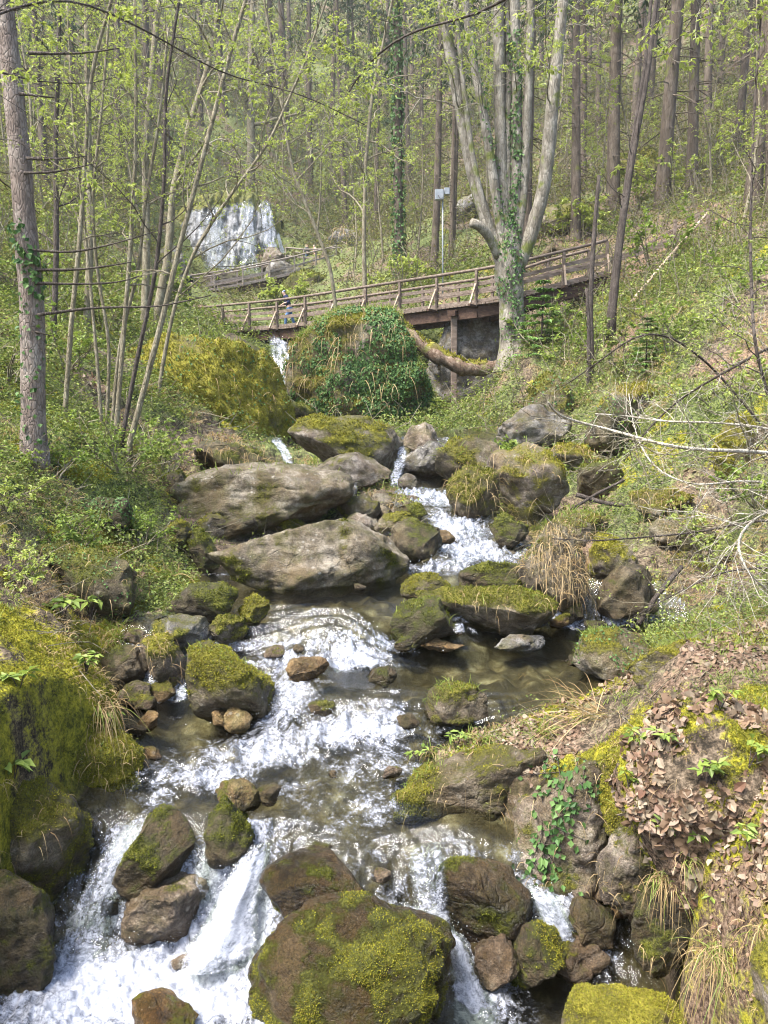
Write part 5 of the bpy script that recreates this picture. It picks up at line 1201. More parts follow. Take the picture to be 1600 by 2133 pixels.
# mossy arch-shaped stump beyond the bridge, and the dead stump in the boulder pile
A_ = [at(u, v, 33.) for u, v in ((1136,540),(1140,526),(1150,516),(1162,516),(1170,526),(1172,538))]
o = MB().tube(resample(A_, .1), .2, 10, True, .35, 3).build('stump', rock_mat('mossy dead wood', (.05, .035, .02), (.10, .07, .045), (.16, .12, .08), moss=((.05, .055, .01), (.11, .11, .015), (.17, .17, .02))), None, True, loc=list(A_[0]))
tag(o, 'dark arched mossy stump just beyond the bridge railing', 'stump')
o = MB().tube(resample([at(404,1112,11.4), at(415,1085,11.4), at(428,1058,11.5)], .05), [.15, .13, .11, .10, .10, .09, .08, .07][:len(resample([at(404,1112,11.4), at(415,1085,11.4), at(428,1058,11.5)], .05))] if len(resample([at(404,1112,11.4), at(415,1085,11.4), at(428,1058,11.5)], .05)) <= 8 else .1, 9, True, .4, 6).build('dead_stump', M['deadwood'], None, True, loc=list(at(404,1112,11.4)))
tag(o, 'broken reddish dead stump at the left of the boulder pile', 'stump')
for i, (label, pts, r) in enumerate((('thin dead branch lying across the stones by the dead stump', [(430,1130,11.),(470,1095,11.2),(540,1070,11.6)], .022), ('dead branch lying in the hollow of the side stream', [(1200,1030,12.3),(1260,1048,12.2),(1340,1058,12.)], .04), ('crooked dead branch under the overhanging mossy rock', [(1190,1062,12.),(1240,1030,12.3),(1300,1000,12.6)], .025), ('dark stick leaning into the side pool', [(1330,1300,8.4),(1365,1245,8.5),(1420,1180,8.8)], .03))):
    o = MB().tube(resample([at(*q) for q in pts], .12), r, 6, True, .2, i).build('dead_branch', M['bark_dark'], None, True, loc=list(at(*pts[0]))); tag(o, label, 'branch')
# ------------------------------------------------------------------ trees
class Grow:
    """wood as tubes, leaves as points; finer and finer branches grown from given stems"""
    def __init__(s, seed): s.r = np.random.default_rng(seed); s.wood = MB(); s.twig = MB(); s.lp = []; s.ld = []; s.lk = []
    def walk(s, p, d, L, n, wob, trop):
        P = [p]; d = d / np.linalg.norm(d)
        for i in range(n):
            d = d + s.r.normal(size=3) * wob + UPV * trop
            d = d / np.linalg.norm(d); p = p + d * L / n; P.append(p)
        return np.array(P)
    def kids(s, P, r, L, level, n, s0=.25, ang=(.6, 1.2), trop=.03, leafn=3, flat=.6, bias=None, wob=.2):
        """n side branches along the path P"""
        k = len(P) - 1
        for q in range(n):
            f = s0 + (1 - s0) * (q + s.r.random()) / n
            i = min(int(f * k), k - 1); a = f * k - i
            p = P[i] * (1 - a) + P[i + 1] * a; t = P[i + 1] - P[i]; t = t / np.linalg.norm(t)
            e = s.r.normal(size=3); e[2] *= flat
            if bias is not None: e = e + bias
            e = e - t * (e @ t); e = e / (np.linalg.norm(e) + 1e-9)
            th = s.r.uniform(*ang)
            d = t * math.cos(th) + e * math.sin(th)
            l = L * s.r.uniform(.5, 1.2) * (1.15 - .6 * f)
            s.branch(p, d, l, r * (1 - .6 * f), level, trop, leafn, flat, wob)
    def branch(s, p, d, L, r, level, trop, leafn, flat, wob=.2):
        n = 6 if level > 0 else 4
        P = s.walk(p, d, L, n, wob, trop)
        rr = np.linspace(r, max(r * .3, .0012), n + 1)
        (s.wood if level > 1 else s.twig).tube(P, rr, 6 if level > 1 else (4 if level > 0 else 3), False)
        if level > 0:
            s.kids(P, r * .55, L * .5, level - 1, max(2, int(4 + 2 * s.r.random())), .2, (.5, 1.0), trop, leafn, flat, None, wob)
        if level <= 1 and leafn:
            for q in range(leafn if level == 0 else leafn // 2):
                f = s.r.uniform(.3, 1.) * n; i = min(int(f), n - 1); a = f - i
                s.lp.append(P[i] * (1 - a) + P[i + 1] * a); s.ld.append(P[i + 1] - P[i])
            s.lp.append(P[-1]); s.ld.append(P[-1] - P[-2])
    def leaves(s, name, size, mat, parent, per=2, width=.5, droop=.3):
        if not s.lp: return
        P = np.repeat(np.array(s.lp), per, 0); D = unit(np.repeat(np.array(s.ld), per, 0)) * .5 + s.r.normal(size=P.shape) * np.array([.7, .7, .35]) - UPV * droop
        L = size * s.r.uniform(.55, 1.3, len(P))
        V, T = leaf_geo(P, L, L * width, D, None, .7, s.r, .2)
        return mesh(name, V - np.array(parent.location), T, mat, parent)
    def done(s, o, mat, twigmat, leafmat, size, per=2, trunkname='trunk', width=.5):
        if s.wood.n: s.wood.build(trunkname, mat, o, True)
        if s.twig.n: s.twig.build('branches', twigmat, o, True)
        if leafmat is not None: s.leaves('crown', size, leafmat, o, per, width)
UPV = np.array([0, 0, 1.])
def trace(pts, Y, step=.25):
    P = at(np.array([p[0] for p in pts]), np.array([p[1] for p in pts]), Y if np.isscalar(Y) else np.array(Y))
    s = np.concatenate([[0], np.cumsum(np.linalg.norm(np.diff(P, axis=0), axis=1))]); n = max(3, int(s[-1] / step)); q = np.linspace(0, s[-1], n)
    R = np.stack([np.interp(q, s, P[:, c]) for c in range(3)], -1)
    for _ in range(3): R[1:-1] = (R[:-2] + 2 * R[1:-1] + R[2:]) / 4
    return R
def root_to_ground(P):
    g = ground(P[0][0], P[0][1]); 
    if P[0][2] > g - .1: P = np.concatenate([[[P[0][0], P[0][1], g - .15]], P])
    return P
def ivy_on(P, R, n, size, rng, f0=0., f1=1., parent=None, side=None, name='ivy'):
    k = len(P) - 1; f = rng.uniform(f0, f1, n) * k; i = np.minimum(f.astype(int), k - 1); a = (f - i)[:, None]
    C = P[i] * (1 - a) + P[i + 1] * a; r = np.interp(f, np.arange(k + 1), R)
    th = rng.uniform(0, 2 * np.pi, n) if side is None else rng.normal(side, .7, n)
    th = th + .8 * np.sin(f * .9)
    O = np.stack([np.cos(th), np.sin(th), np.zeros(n)], -1)
    D = rng.normal(size=(n, 3)) * .5 - UPV * .6 + O * .2
    V, T = leaf_geo(C + O * (r + size * rng.uniform(.0, .8, n))[:, None], size * rng.uniform(.6, 1.3, n), size * rng.uniform(.6, 1., n), D, O + rng.normal(size=(n, 3)) * .35 + UPV * .3, fold=.15)
    return mesh(name, V - np.array(parent.location), T, M['ivy'], parent)
# --- the ivied spruce at the left
P = root_to_ground(trace([(70,962),(70,800),(66,620),(52,450),(36,280),(18,100),(2,-80),(-20,-400)], 9.6, .15)); k = px(9.6)
s_ = np.linspace(0, 1, len(P)); R = np.interp(s_, [0, .04, .1, .3, .55, .8, 1], [34, 28.5, 24.5, 22.5, 20, 16, 11]) * k
o = empty('spruce_tree', P[0]); tag(o, 'straight grey spruce trunk with ivy on its middle, nearest tree on the left', 'tree')
MB().tube(P, R, 26, True, .10, 1).build('trunk', M['bark_spruce'], o, True)
rng = np.random.default_rng(4)
ivy_on(P, R, 130, k * 13, rng, .28, .40, o, -1.6); ivy_on(P, R, 60, k * 11, rng, .05, .28, o, -1.4)
for j, q in enumerate(([(60,110),(110,112),(180,112),(250,100)], [(40,195),(80,198),(116,204)], [(55,330),(110,335),(180,325)], [(78,656),(200,640),(330,640),(440,615)], [(75,562),(170,563),(280,545)], [(72,590),(150,592),(260,590),(290,575)], [(55,330),(90,320),(130,330)], [(62,520),(150,528),(250,505),(330,480)], [(50,360),(105,362),(200,340)], [(70,690),(110,700)])):
    B_ = trace(q, 9.5, .12); MB().tube(B_, np.linspace(3.4, 1.0, len(B_)) * k * (1 if j < 7 else .8), 6, True, .15, j).build('dead_branch', M['bark_dark'], o, True)
# --- hazel stems at the left
HZ = [([(133,900),(150,650),(165,520),(180,300),(188,150),(250,-60)], 11.6, 5.5, 'hazel stem with a pale kinked trunk, first right of the ivied spruce'),
      ([(213,905),(205,780),(178,480),(152,250),(140,0)], 12.2, 4, 'thin straight hazel stem leaning left behind the kinked one'),
      ([(240,920),(262,640),(272,520),(284,300),(281,-20)], 11.8, 5.5, 'tall straight hazel stem in the middle of the left clump'),
      ([(270,925),(308,780),(345,640),(372,520),(425,320),(482,100),(530,-60)], 11.2, 6.5, 'pale hazel stem leaning farthest to the right'),
      ([(255,910),(285,750),(327,560),(345,350),(342,200),(378,-30)], 11.5, 5, 'dark slim hazel stem beside the stem leaning right'),
      ([(232,905),(250,700),(292,560),(300,430),(335,240),(350,60)], 11.9, 4.5, 'hazel stem that bends right at half height in the left clump'),
      ([(222,900),(230,700),(205,600),(190,420),(215,200),(230,0)], 12.4, 4, 'wavy thin hazel stem in the left clump'),
      ([(105,890),(112,700),(118,520),(116,300),(122,100),(126,-50)], 15., 6.5, 'dark straight trunk just right of the ivied spruce'),
      ([(180,700),(188,500),(186,330),(182,150),(180,-30)], 19., 8, 'slim straight trunk behind the hazel clump'),
      ([(300,700),(306,520),(302,330),(312,200),(330,0)], 22., 9, 'slim mossy trunk behind the hazels, left of the waterfall')]
for j, (pts, Y, w_, label) in enumerate(HZ):
    g = Grow(100 + j); P = root_to_ground(trace(pts, Y)); k = px(Y)
    rr = np.linspace(w_, w_ * .55, len(P)) * k
    g.wood.tube(P, rr, 10, True, .10, j)
    g.kids(P, w_ * k * .40, 1.5 + .03 * Y, 2 if j < 7 else 2, 11, .38, (.5, 1.15), .035, 2, .5)
    o = empty('hazel_tree', P[0]); tag(o, label, 'tree')
    g.done(o, M['bark_sapling'] if j not in (4, 7) else M['bark_dark'], M['bark_sapling'] if j % 2 else M['bark_dark'], M['leaf'], max(.032, k * 5.2), 2)
# --- budding trees whose boughs spread over the middle
BT = [([(318,940),(335,780),(362,640),(405,520),(470,420),(560,300),(640,120),(700,-60)], 17., 4.5, 'budding tree with a dark crooked bough rising right in front of the cliff', 30),
      ([(330,640),(350,540),(360,400),(395,260),(440,120),(470,-80)], 24., 9, 'budding tree with many fine twigs left of the cliff', 31),
      ([(520,400),(524,300),(521,180),(525,60),(530,-80)], 74., 9.5, 'straight budding tree standing on top of the cliff', 32),
      ([(700,650),(690,560),(655,470),(610,360),(590,240),(560,60),(540,-60)], 27., 4, 'thin pale sapling leaning left over the bridge', 33),
      ([(760,640),(758,480),(762,330),(775,200),(800,80),(830,-60)], 33.5, 5, 'slender budding tree right behind the bridge, upright', 34),
      ([(-260,1000),(-280,700),(-260,400),(-180,150),(-40,-20),(120,-120)], 8.2, 9, 'leafing tree rooted beyond the left edge, boughs arching in overhead', 35)]
for j, (pts, Y, w_, label, seed) in enumerate(BT):
    g = Grow(seed); P = root_to_ground(trace(pts, Y)); k = px(Y)
    g.wood.tube(P, np.linspace(w_, w_ * .4, len(P)) * k, 9, True, .12, j)
    g.kids(P, w_ * k * .5, 2.0 + .055 * Y, 2, 15, .30, (.6, 1.3), .02, 2, .6, np.array([.25, -.3, 0]))
    o = empty('budding_tree', P[0]); tag(o, label, 'tree')
    g.done(o, M['bark_dark'] if j in (5,) else M['bark_sapling'], M['bark_twig'] if j in (3, 1) else M['bark_dark'], M['leaf'], max(.04, k * 5.4), 2)
# arching overhead boughs that enter from trees beyond the frame, each rooted by the path beside the camera
OV = [([(-700,1500),(-500,700),(-300,200),(0,20),(150,-10),(300,60),(470,160),(620,190),(760,260)], [3.6,4.2,5,6.,6.6,7.2,8.,8.4,8.6], 2.6, 'long bough reaching in across the top left corner', 41),
      ([(2300,1500),(2050,700),(1700,-150),(1200,-90),(1000,30),(870,60),(800,95),(740,160),(700,240)], [3.4,4.,5.,7.,8.,8.6,9.,9.2,9.4], 5, 'dark bough reaching in from the top right towards the middle', 42)]
for j, (pts, Ys, w_, label, seed) in enumerate(OV):
    g = Grow(seed); P = trace(pts, Ys, .2); P = root_to_ground(P); k = px(7.)
    g.wood.tube(P, np.interp(np.linspace(0, 1, len(P)), [0, .4, 1], [w_ * 3.2, w_, w_ * .4]) * k, 9, True, .12, j)
    g.kids(P, w_ * k * .4, 1.5, 2, 20, .40, (.5, 1.2), .01, 2, .5)
    o = empty('leafing_tree', P[0]); tag(o, label, 'tree')
    g.done(o, M['bark_dark'], M['bark_twig'], M['leaf'], .042, 2)
# --- the many-stemmed maple
k = px(24.5)
o = empty('maple_tree', at(1066, 700, 24.5)); tag(o, 'old maple with many pale stems from one ivied trunk, in front of the bridge', 'tree')
P = trace([(1070,770),(1068,700),(1066,640),(1062,580),(1060,530),(1060,490),(1060,440)], 24.5, .2); P = root_to_ground(P)
R = np.interp(np.linspace(0, 1, len(P)), [0, .2, .42, .62, .76, .88, 1], [40, 26, 23, 27, 26, 16, 5]) * k
MB().tube(P, R, 28, True, .14, 3).build('trunk', M['bark_pale'], o, True)
ivy_on(P, R, 520, k * 6.5, rng, .25, 1., o, -1.5)
ST = [([(1050,560),(1028,500),(990,390),(962,250),(936,100),(912,-60)], 17, 12, 1), ([(1056,545),(1036,430),(1012,260),(986,130),(962,-40)], 13, 9, 2), ([(1060,545),(1046,400),(1041,220),(1038,-60)], 17, 13, 3),
      ([(1070,545),(1077,360),(1077,170),(1070,-60)], 15, 12, 4), ([(1076,560),(1108,490),(1136,380),(1151,210),(1180,-60)], 19, 13, 5), ([(1062,520),(1056,320),(1060,120),(1052,-60)], 11, 8, 6), ([(1072,540),(1092,400),(1100,220),(1108,-40)], 12, 9, 7), ([(1048,545),(1010,440),(985,330),(965,180),(950,20),(940,-60)], 8, 5, 8)]
for pts, w0, w1, sd_ in ST:
    dy = .25 * math.sin(sd_ * 2.3)
    Pp = trace(pts, [24.5 + dy * min(1, q * .5) for q in range(len(pts))], .3)
    w0 *= .78; w1 *= .78; MB().tube(Pp, np.linspace(w0, w1, len(Pp)) * k, 14, True, .10, sd_).build('stem', M['bark_pale'], o, True)
    if sd_ == 4: ivy_on(Pp, np.linspace(w0, w1, len(Pp)) * k, 620, k * 6.5, rng, .0, .8, o, -1.6)
    if sd_ in (2, 6): ivy_on(Pp, np.linspace(w0, w1, len(Pp)) * k, 190, k * 6, rng, .1, .85, o, -.6)
    g = Grow(200 + sd_); g.kids(Pp, w1 * k * .25, 3.2, 2, 6, .45, (.5, 1.1), .03, 1, .6)
    g.twig.build('branches', M['bark_twig'], o, True); 
    if g.wood.n: g.wood.build('bough', M['bark_pale'], o, True)
    g.leaves('crown', .10, M['leaf'], o, 2)
MB().tube(trace([(1040,535),(1018,490),(1000,468),(982,463)], [24.4, 24.2, 24., 23.9], .15), .14, 10, True, .2).build('cut_branch', M['bark_pale'], o, True)
# --- dead slim stems at the right
for j, (pts, Y, w_, label) in enumerate((([(1278,640),(1296,470),(1318,330),(1350,150),(1372,-40)], 20., 7, 'slim dark leaning trunk on the right slope, thicker of a crossing pair'), ([(1270,650),(1285,520),(1312,330),(1345,130),(1360,-40)], 20.6, 5.5, 'slim dark leaning trunk on the right slope, thinner of a crossing pair'), ([(1232,740),(1230,620),(1238,480),(1248,365)], 19., 6, 'broken dead stem standing alone left of the crossing pair'), ([(1225,830),(1228,700),(1222,600)], 18.5, 5, 'short bare stem on the right slope below the broken dead stem'))):
    g = Grow(300 + j); P = root_to_ground(trace(pts, Y)); k = px(Y)
    g.wood.tube(P, np.linspace(w_, w_ * .6, len(P)) * k, 8, True, .12, j)
    g.kids(P, w_ * k * .25, 1.0, 1, 7, .3, (.7, 1.3), .02, 0, .6)
    o = empty('dead_tree', P[0]); tag(o, label, 'dead tree'); g.done(o, M['bark_dark'], M['bark_dark'], None, 0)
# --- bare arching shrubs at the right edge
SHR = [([(1760,1120),(1690,960),(1600,942),(1500,938),(1400,934),(1310,905),(1230,885),(1160,868),(1142,838)], 4.6, 5.5, 'pale bare bough arching in from the right edge, tip upturned'),
       ([(1780,1150),(1700,930),(1600,890),(1470,878),(1380,880),(1310,865),(1240,862)], 5.4, 4, 'thin pale bough just above the upturned one at the right edge'),
       ([(1740,1200),(1640,960),(1570,720),(1562,500),(1570,250),(1590,-30)], 6.2, 4.5, 'slender upright dark stem near the right edge'),
       ([(1760,1000),(1640,700),(1520,770),(1430,820),(1360,880),(1300,960)], 6.8, 4.2, 'brown bough slanting down from the right edge over the twigs'),
       ([(1760,1250),(1660,1080),(1560,1085),(1450,1110),(1330,1120),(1230,1128),(1150,1122)], 5.6, 3.4, 'thin bare twig reaching left in front of the straw-covered block'),
       ([(1750,1230),(1650,1050),(1600,1060),(1545,1100),(1530,1150),(1560,1200),(1600,1230)], 4.4, 4.5, 'pale twig curling back to the right edge'),
       ([(1740,1180),(1600,900),(1480,760),(1400,700),(1330,690),(1240,760),(1180,800)], 7.2, 3.6, 'bare bough arching high over the right slope'),
       ([(1750,1150),(1640,1010),(1540,1000),(1440,1015),(1360,980),(1320,900),(1310,820)], 6.4, 3.2, 'bare twig curving upward in the right-hand tangle'),
       ([(1740,1260),(1620,1180),(1500,1190),(1400,1240),(1310,1290)], 6.6, 3.0, 'bare twig hanging towards the side pool')]
for j, (pts, Y, w_, label) in enumerate(SHR):
    g = Grow(400 + j); k = px(Y); P = trace(pts, [Y + .35 * math.sin(i * 1.3 + j) for i in range(len(pts))], .12); P = root_to_ground(P)
    g.wood.tube(P, np.linspace(w_, w_ * .35, len(P)) * k, 8, True, .10, j)
    g.kids(P, w_ * k * .38, .75, 1 if j != 2 else 2, 30, .25, (.4, 1.1), .0, 1 if j in (2, 3, 6, 8) else 0, .8, None, .28)
    o = empty('bare_shrub', P[0]); tag(o, label, 'shrub')
    g.done(o, M['bark_twig'] if j in (0, 1, 5, 7) else M['bark_dark'], M['bark_twig'] if j % 2 else M['bark_sapling'], M['leaf'], .03, 2, 'stem')
# --- leafy shrubs and sprays of the banks
def shrub(label, u, v, h, n, seed, mat='shrubleaf', lsize=9.5, spread=.9, Y=None, lift=0., leafn=4, per=3, group=None):
    c = hit(u, v)[0] if Y is None else at(u, v, Y)
    k = px(c[1]); g = Grow(seed); 
    for i in range(n):
        a = g.r.uniform(0, 2 * np.pi); d = np.array([math.cos(a) * spread, math.sin(a) * spread * .8, 1. + lift])
        P = g.walk(c + np.array([math.cos(a), math.sin(a), 0]) * h * k * .15, d, h * k * g.r.uniform(.6, 1.25), 6, .18, -.02)
        g.twig.tube(P, np.linspace(2.2, .8, len(P)) * k * .8, 4, False)
        g.kids(P, k * 1.1, h * k * .42, 0, 7, .2, (.5, 1.1), -.01, leafn, .6)
    o = empty('leafy_shrub', c); tag(o, label, 'shrub', group)
    g.twig.build('stems', M['bark_sapling'], o, True); g.leaves('foliage', k * lsize, M[mat], o, per, .55, .15)
SB = [('leafy green shrub at the foot of the ivied spruce', 110, 1000, 110, 9, 'shrubleaf'), ('broad bright green shrub below the hazel clump', 250, 985, 130, 12, 'shrubleaf'), ('light green shrub right of the hazel clump above the undercut rock', 340, 990, 110, 10, 'leaf'),
      ('low leafy shrub at the left edge below the spruce', 20, 1060, 110, 9, 'leaf'), ('green shrub hanging over the dark hollow rock', 150, 1150, 100, 10, 'shrubleaf'), ('pale green spray at the left edge above the mossy bank', 40, 1220, 110, 9, 'leaf'),
      ('leafy bush right of the dark hollow rock', 290, 1140, 80, 8, 'shrubleaf'), ('light green bush in front of the undercut rock', 395, 1050, 70, 8, 'leaf'), ('bright leaf spray beside the spruce trunk at mid height', 15, 800, 120, 9, 'herb'),
      ('dense green bush behind the spruce on the left slope', 130, 770, 110, 9, 'shrubleaf'), ('green bush on the left slope above the hazels', 220, 690, 100, 9, 'herb'), ('green bush left of the grey rock at the bridge end', 310, 640, 90, 9, 'shrubleaf'), ('bush at the left edge high on the slope', 30, 600, 120, 9, 'shrubleaf'), ('yellow green bush behind the spruce crown', 150, 500, 110, 9, 'leaf'),
      ('leafy bush on top of the mossy rock slope', 380, 770, 50, 6, 'shrubleaf'), ('budding bush in front of the waterfall walkway', 600, 640, 60, 7, 'leaf'), ('small bush beside the far post of the bridge', 900, 880, 40, 6, 'leaf'), ('bush on the right slope above the dark moss dome', 1190, 760, 90, 9, 'shrubleaf'),
      ('green bush hiding the foot of the maple', 1120, 720, 90, 10, 'shrubleaf'), ('bush with yellow green leaves right of the leaning dark pair', 1400, 420, 110, 9, 'leaf'), ('bush by the fence on the right slope', 1360, 560, 110, 9, 'shrubleaf'), ('leafy bush at the right edge under the fence', 1560, 640, 130, 10, 'shrubleaf'),
      ('tangled bush in the middle of the right slope', 1400, 740, 120, 10, 'shrubleaf'), ('bush over the ivy strands on the right slope', 1290, 780, 90, 9, 'herb'), ('light green bush in the right-hand tangle', 1500, 850, 110, 9, 'leaf'), ('leafy spray above the side stream at the right', 1480, 1170, 110, 9, 'leaf'), ('leaf spray at the right edge above the litter bank', 1560, 1250, 110, 8, 'leaf'),
      ('bush at the right edge by the yellow mossed knob', 1590, 1060, 110, 9, 'shrubleaf'), ('light bush beyond the bridge left of the grey box', 850, 600, 70, 8, 'leaf'), ('yellow green bush beyond the bridge right of the maple', 1190, 500, 80, 8, 'leaf'), ('small fern-like bush on the moss boulder by the rapids', 1050, 950, 40, 6, 'shrubleaf')]
for j, (label, u, v, h, n, m_) in enumerate(SB): shrub(label, u, v, h, n, 500 + j, m_)
# --- young firs
def fir(label, u, v, h, seed, Y=None):
    c = hit(u, v)[0] if Y is None else at(u, v, Y); k = px(c[1]); H = h * k; r = np.random.default_rng(seed); o = empty('fir_sapling', c)
    MB().tube([c - UPV * .2, c + UPV * H * .5, c + UPV * H], np.array([.022, .014, .004]) * H, 6).build('trunk', M['bark_dark'], o, True)
    P, D = [], []
    for lv in np.linspace(.06, .97, 10):
        nb = 5; ln = (H * .48 * (1 - lv) ** .8 + .05 * H) * r.uniform(.6, 1.15)
        for b in range(nb):
            a = 2 * np.pi * (b + r.random() * .6) / nb + lv * 9
            d = np.array([math.cos(a), math.sin(a), -.05 - .15 * (1 - lv)])
            for f in np.linspace(.15, 1, 9):
                p = c + UPV * H * lv + d * ln * f + UPV * ln * .12 * f * f
                for sdn in (-1, 1, 0):
                    e = np.array([-d[1], d[0], 0]) * sdn
                    P.append(p); D.append(d * .7 + e + np.array([0, 0, r.normal() * .12 - .05]))
    P = np.array(P); L = H * .075 * r.uniform(.7, 1.3, len(P))
    V, T = leaf_geo(P, L, L * .35, np.array(D), None, .9, r, .05)
    mesh('crown', V - c, T, M['firleaf'], o); tag(o, label, 'fir')
fir('bright green fir sapling right of the maple trunk, in front of the bridge', 1128, 745, 155, 1, 23.)
fir('young fir on the right slope between the leaning stems and the edge', 1345, 775, 110, 2)
fir('small fir sapling at the right foot of the great ivy boulder top', 676, 712, 40, 3, 26.)
# --- conifers of the wood behind: three grown shapes, copied
def conifer(seed, H, r0, dead0, green0):
    r = np.random.default_rng(seed); o = empty('conifer_tree', (0, 0, 0))
    n = 26; z = np.linspace(-1.2, H, n)
    P = np.stack([.12 * np.sin(z * .21 + seed) , .12 * np.cos(z * .17 + seed * 2), z], -1); R = r0 * np.interp(z, [-1.2, 0, 1.2, H], [1.7, 1.25, 1., .28])
    MB().tube(P, R, 14, True, .08, seed).build('trunk', M['bark_far'], o, True)
    mb = MB()
    for q in range(120):
        h = r.uniform(2.0, H * .9); a = r.uniform(0, 2 * np.pi); L = r.uniform(.5, 2.4); c = np.array([np.interp(h, z, P[:, 0]), np.interp(h, z, P[:, 1]), h]); d = np.array([math.cos(a), math.sin(a), r.uniform(-.25, .1)])
        m = c + d * L * .5 - UPV * .06 * L; e = c + d * L - UPV * .22 * L
        mb.tube([c, m, e], [.026, .017, .006], 3, False)
        if r.random() < .6: mb.tube([m, m + np.array([-d[1], d[0], -.2]) * L * .35 * r.choice([-1, 1])], [.011, .004], 3, False)
    mb.build('dead_branches', M['bark_far'], o)
    Pn, D, Ln = [], [], []
    for q in range(90):
        h = r.uniform(green0 * H, H); a = r.uniform(0, 2 * np.pi); L = (H - h) * .2 + 1.1 * r.uniform(.5, 1.3); d = np.array([math.cos(a), math.sin(a), -.15])
        for f in np.linspace(.25, 1, 9):
            p = np.array([0, 0, h]) + d * L * f - UPV * .3 * L * f * f
            for e in range(4):
                Pn.append(p + r.normal(size=3) * .08); D.append(d * .5 + r.normal(size=3) * np.array([.7, .7, .2]) - UPV * .75); Ln.append(r.uniform(.18, .45))
    Pn = np.array(Pn); Ln = np.array(Ln)
    V, T = leaf_geo(Pn, Ln, Ln * .28, np.array(D), None, .5, r, .1)
    mesh('crown', V, T, M['needle'], o)
    return o
protos = [conifer(1, 27, .26, .1, .50), conifer(2, 30, .24, .1, .58), conifer(3, 24, .22, .1, .40)]
def copy_thing(o):
    c = o.copy(); COL.objects.link(c)
    for ch in o.children:
        d = ch.copy(); COL.objects.link(d); d.parent = c
    return c
CF = [(900,572,15,'straight brown conifer trunk left of the grey box, behind the bridge'), (938,540,10,'slim reddish conifer trunk right behind the grey box pole'), (944,500,13,'conifer trunk touching the left stem of the maple'), (1100,560,24,'stout brown conifer trunk seen between the maple stems'), (1198,500,20,'grey conifer trunk standing clear right of the maple'),
      (1280,448,29,'thickest conifer on the right slope, with many dead twigs'), (1212,400,14,'dark conifer half hidden behind the clear grey trunk'), (1385,432,28,'conifer with a scaly trunk above the fence'), (1434,400,23,'dark ivied conifer above the fence post'), (1562,440,28,'tall conifer near the right edge'), (1600,470,24,'conifer cut by the right edge of the photo'),
      (1150,330,17,'conifer on the slope behind the right stem of the maple'), (1250,300,11,''), (1322,300,15,''), (1470,300,18,''), (1530,330,16,''), (1352,260,12,''), (1180,260,12,''), (785,490,9,'leaning thin conifer right of the walkers'), (718,470,11,'conifer standing just above the two walkers'), (650,400,12,''), (600,330,13,''), (690,350,11,''), (745,330,10,''), (560,300,13,''), (345,330,17,'conifer trunk behind the hazels at the upper left'), (420,260,13,''), (470,240,13,''), (250,420,16,'conifer trunk far behind the hazel clump'), (95,400,18,''), (300,260,14,''), (205,250,13,''), (150,200,12,''), (40,260,13,''),
      (850,400,11,''), (880,300,10,''), (960,300,12,''), (1010,280,10,''), (1080,240,10,''), (800,260,10,''), (1500,200,13,''), (1560,230,12,''), (1410,190,11,''), (1290,180,10,''), (1230,150,10,''), (1600,260,14,''), (640,220,10,''), (720,200,9,''), (520,170,10,''), (380,140,10,''), (930,180,9,''), (1130,150,9,''), (860,170,9,''), (770,130,8,''), (600,120,8,''), (260,120,10,''), (90,110,10,''), (1450,110,10,''), (1340,90,9,''), (1060,110,8,'')]
used_p = set()
for j, (u, v, wpx, label) in enumerate(CF):
    c = hit(u, v, 24.)[0]; r = .5 * wpx * px(c[1]) ; pi = j % 3
    if pi in used_p: o = copy_thing(protos[pi])
    else: o = protos[pi]; used_p.add(pi)
    sc = r / (.25)
    o.location = c; o.scale = (sc, sc, max(sc, .75) * (1 + .2 * math.sin(j))); o.rotation_euler = (.03 * math.sin(j * 1.7), .035 * math.cos(j * 2.1) , j * 1.3)
    tag(o, label or 'slim conifer among many alike on the misty slope behind', 'conifer', None if label else 'conifers on the far slope')
    if not label: o['group'] = 'conifers on the far slope'
# ivied trunk behind the bridge
c = hit(832, 572, 24.)[0]; k = px(c[1]); o = empty('ivied_tree', c); tag(o, 'trunk wrapped in dark ivy from foot to top, behind the bridge left of the maple', 'tree')
P = np.array([c + np.array([x * k, 0, z * k]) for x, z in ((2, -20), (0, 40), (-3, 150), (-4, 300), (-6, 420), (-8, 560), (-8, 700))]); P = resample(P, .4) if 'resample' in globals() else P
MB().tube(P, np.linspace(10, 7, len(P)) * k, 10, True, .1).build('trunk', M['bark_far'], o, True)
ivy_on(P, np.linspace(9, 7, len(P)) * k, 2200, k * 6.5, rng, 0, .9, o)
for u_, v_, sd_ in ((1434, 400, 1), (1280, 448, 2), (1198, 500, 3)):
    pass
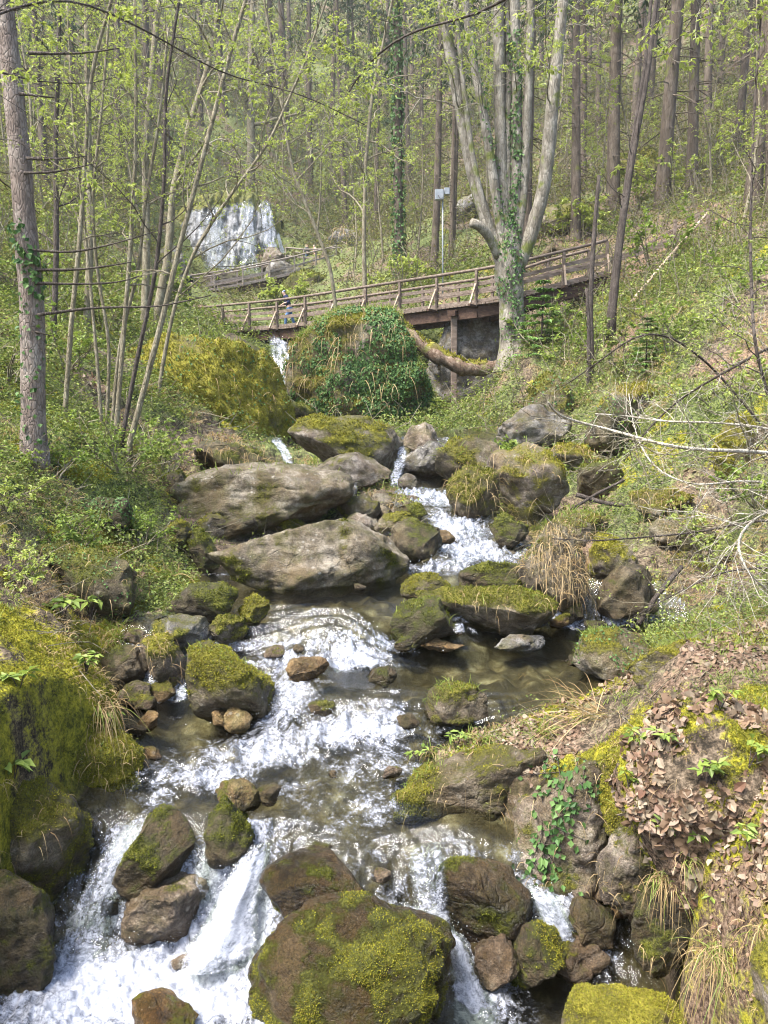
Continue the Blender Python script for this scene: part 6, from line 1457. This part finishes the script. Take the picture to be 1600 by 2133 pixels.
# young budding trees on the slope behind: four grown shapes, copied
pr4 = []
for q in range(4):
    g = Grow(700 + q); P = g.walk(np.array([0, 0, -.4]), np.array([.1 * math.sin(q), .1, 1]), 9., 12, .07, .05); g.wood.tube(P, np.linspace(.075, .02, len(P)), 7, True)
    g.kids(P, .03, 2.6, 2, 13, .2, (.5, 1.1), .03, 2, .7)
    o = empty('young_tree', (0, 0, 0)); g.done(o, M['bark_sapling'], M['bark_sapling'], M['leaf'], .115, 2); pr4.append(o)
YT = [(740,560),(800,545),(660,500),(870,520),(300,520),(230,500),(160,420),(60,480),(700,430),(820,430),(940,470),(1020,470),(1130,470),(1240,480),(1330,440),(1480,420),(1540,520),(250,350),(120,320),(590,440),(640,330),(760,370),(900,400),(1170,390),(1420,340),(20,380),(350,250),(200,300),(100,480),(700,280),(620,280),(830,330)]
for j, (u, v) in enumerate(YT):
    o = pr4[j % 4] if j < 4 else copy_thing(pr4[j % 4])
    c = hit(u, v, 24.)[0]; o.location = c; s_ = .55 + .35 * ((j * 7) % 5) / 4 + c[1] / 160; o.scale = (s_, s_, s_); o.rotation_euler = (0, 0, j * 1.9)
    tag(o, 'young budding tree with a haze of tiny light leaves on the slope behind', 'tree', 'young budding trees on the slope behind the bridge')
HAZE = True
if HAZE:
    b = MB(); x0, x1, y0, y1, z0, z1 = -330, 330, -20, 260, -16, 190
    V = [(x, y, z) for z in (z0, z1) for y in (y0, y1) for x in (x0, x1)]
    b.add(V, [(0, 2, 3, 1), (4, 5, 7, 6), (0, 1, 5, 4), (2, 6, 7, 3), (0, 4, 6, 2), (1, 3, 7, 5)])
    t = NT('mist'); v_ = t.n('ShaderNodeVolumePrincipled', {'Color': (.9, .93, .97, 1), 'Density': .00038, 'Anisotropy': .2})
    o_ = t.n('ShaderNodeOutputMaterial'); t.t.links.new(v_.outputs[0], o_.inputs['Volume'])
    hz = b.build('haze', t.m); tag(hz, kind='stuff')
# ------------------------------------------------------------------ light, sky, camera
EXPOSURE = 1.85
w = bpy.data.worlds.new('World'); S.world = w; w.use_nodes = True
t = NT('', w)
SUN_EL, SUN_AZ = rad(60), rad(235)      # azimuth measured clockwise from +Y
sky = t.n('ShaderNodeTexSky', sky_type='NISHITA', sun_disc=False, sun_elevation=SUN_EL, sun_rotation=SUN_AZ, air_density=1., dust_density=2.5, ozone_density=1.)
bg = t.n('ShaderNodeBackground', {'Color': sky.outputs[0], 'Strength': .15})
t.t.links.new(bg.outputs[0], t.n('ShaderNodeOutputWorld').inputs[0])
sl = bpy.data.lights.new('sun', 'SUN'); sl.energy = 3.6; sl.angle = rad(22); sl.color = (1, .965, .91)
so = bpy.data.objects.new('sun', sl); COL.objects.link(so)
sd = Vector((math.sin(SUN_AZ) * math.cos(SUN_EL), math.cos(SUN_AZ) * math.cos(SUN_EL), math.sin(SUN_EL)))
so.rotation_euler = sd.to_track_quat('Z', 'Y').to_euler(); so.location = sd * 60
cam = bpy.data.cameras.new('camera'); cam.sensor_fit = 'VERTICAL'; cam.sensor_height = 36; cam.lens = F / 2133 * 36; cam.clip_end = 1000; cam.clip_start = .05
co = bpy.data.objects.new('camera', cam); COL.objects.link(co)
co.rotation_euler = (rad(90) - PITCH, 0, 0); S.camera = co
S.view_settings.view_transform = 'Standard'; S.view_settings.look = 'None'; S.view_settings.exposure = EXPOSURE; S.view_settings.gamma = 1
S.render.film_transparent = False
S.cycles.use_denoising = True
S.cycles.max_bounces = 8; S.cycles.diffuse_bounces = 3; S.cycles.glossy_bounces = 3; S.cycles.transparent_max_bounces = 16; S.cycles.transmission_bounces = 3; S.cycles.volume_bounces = 1
S.cycles.sample_clamp_indirect = 6
S.cycles.caustics_reflective = False; S.cycles.caustics_refractive = False
S.cycles.filter_width = 1.1
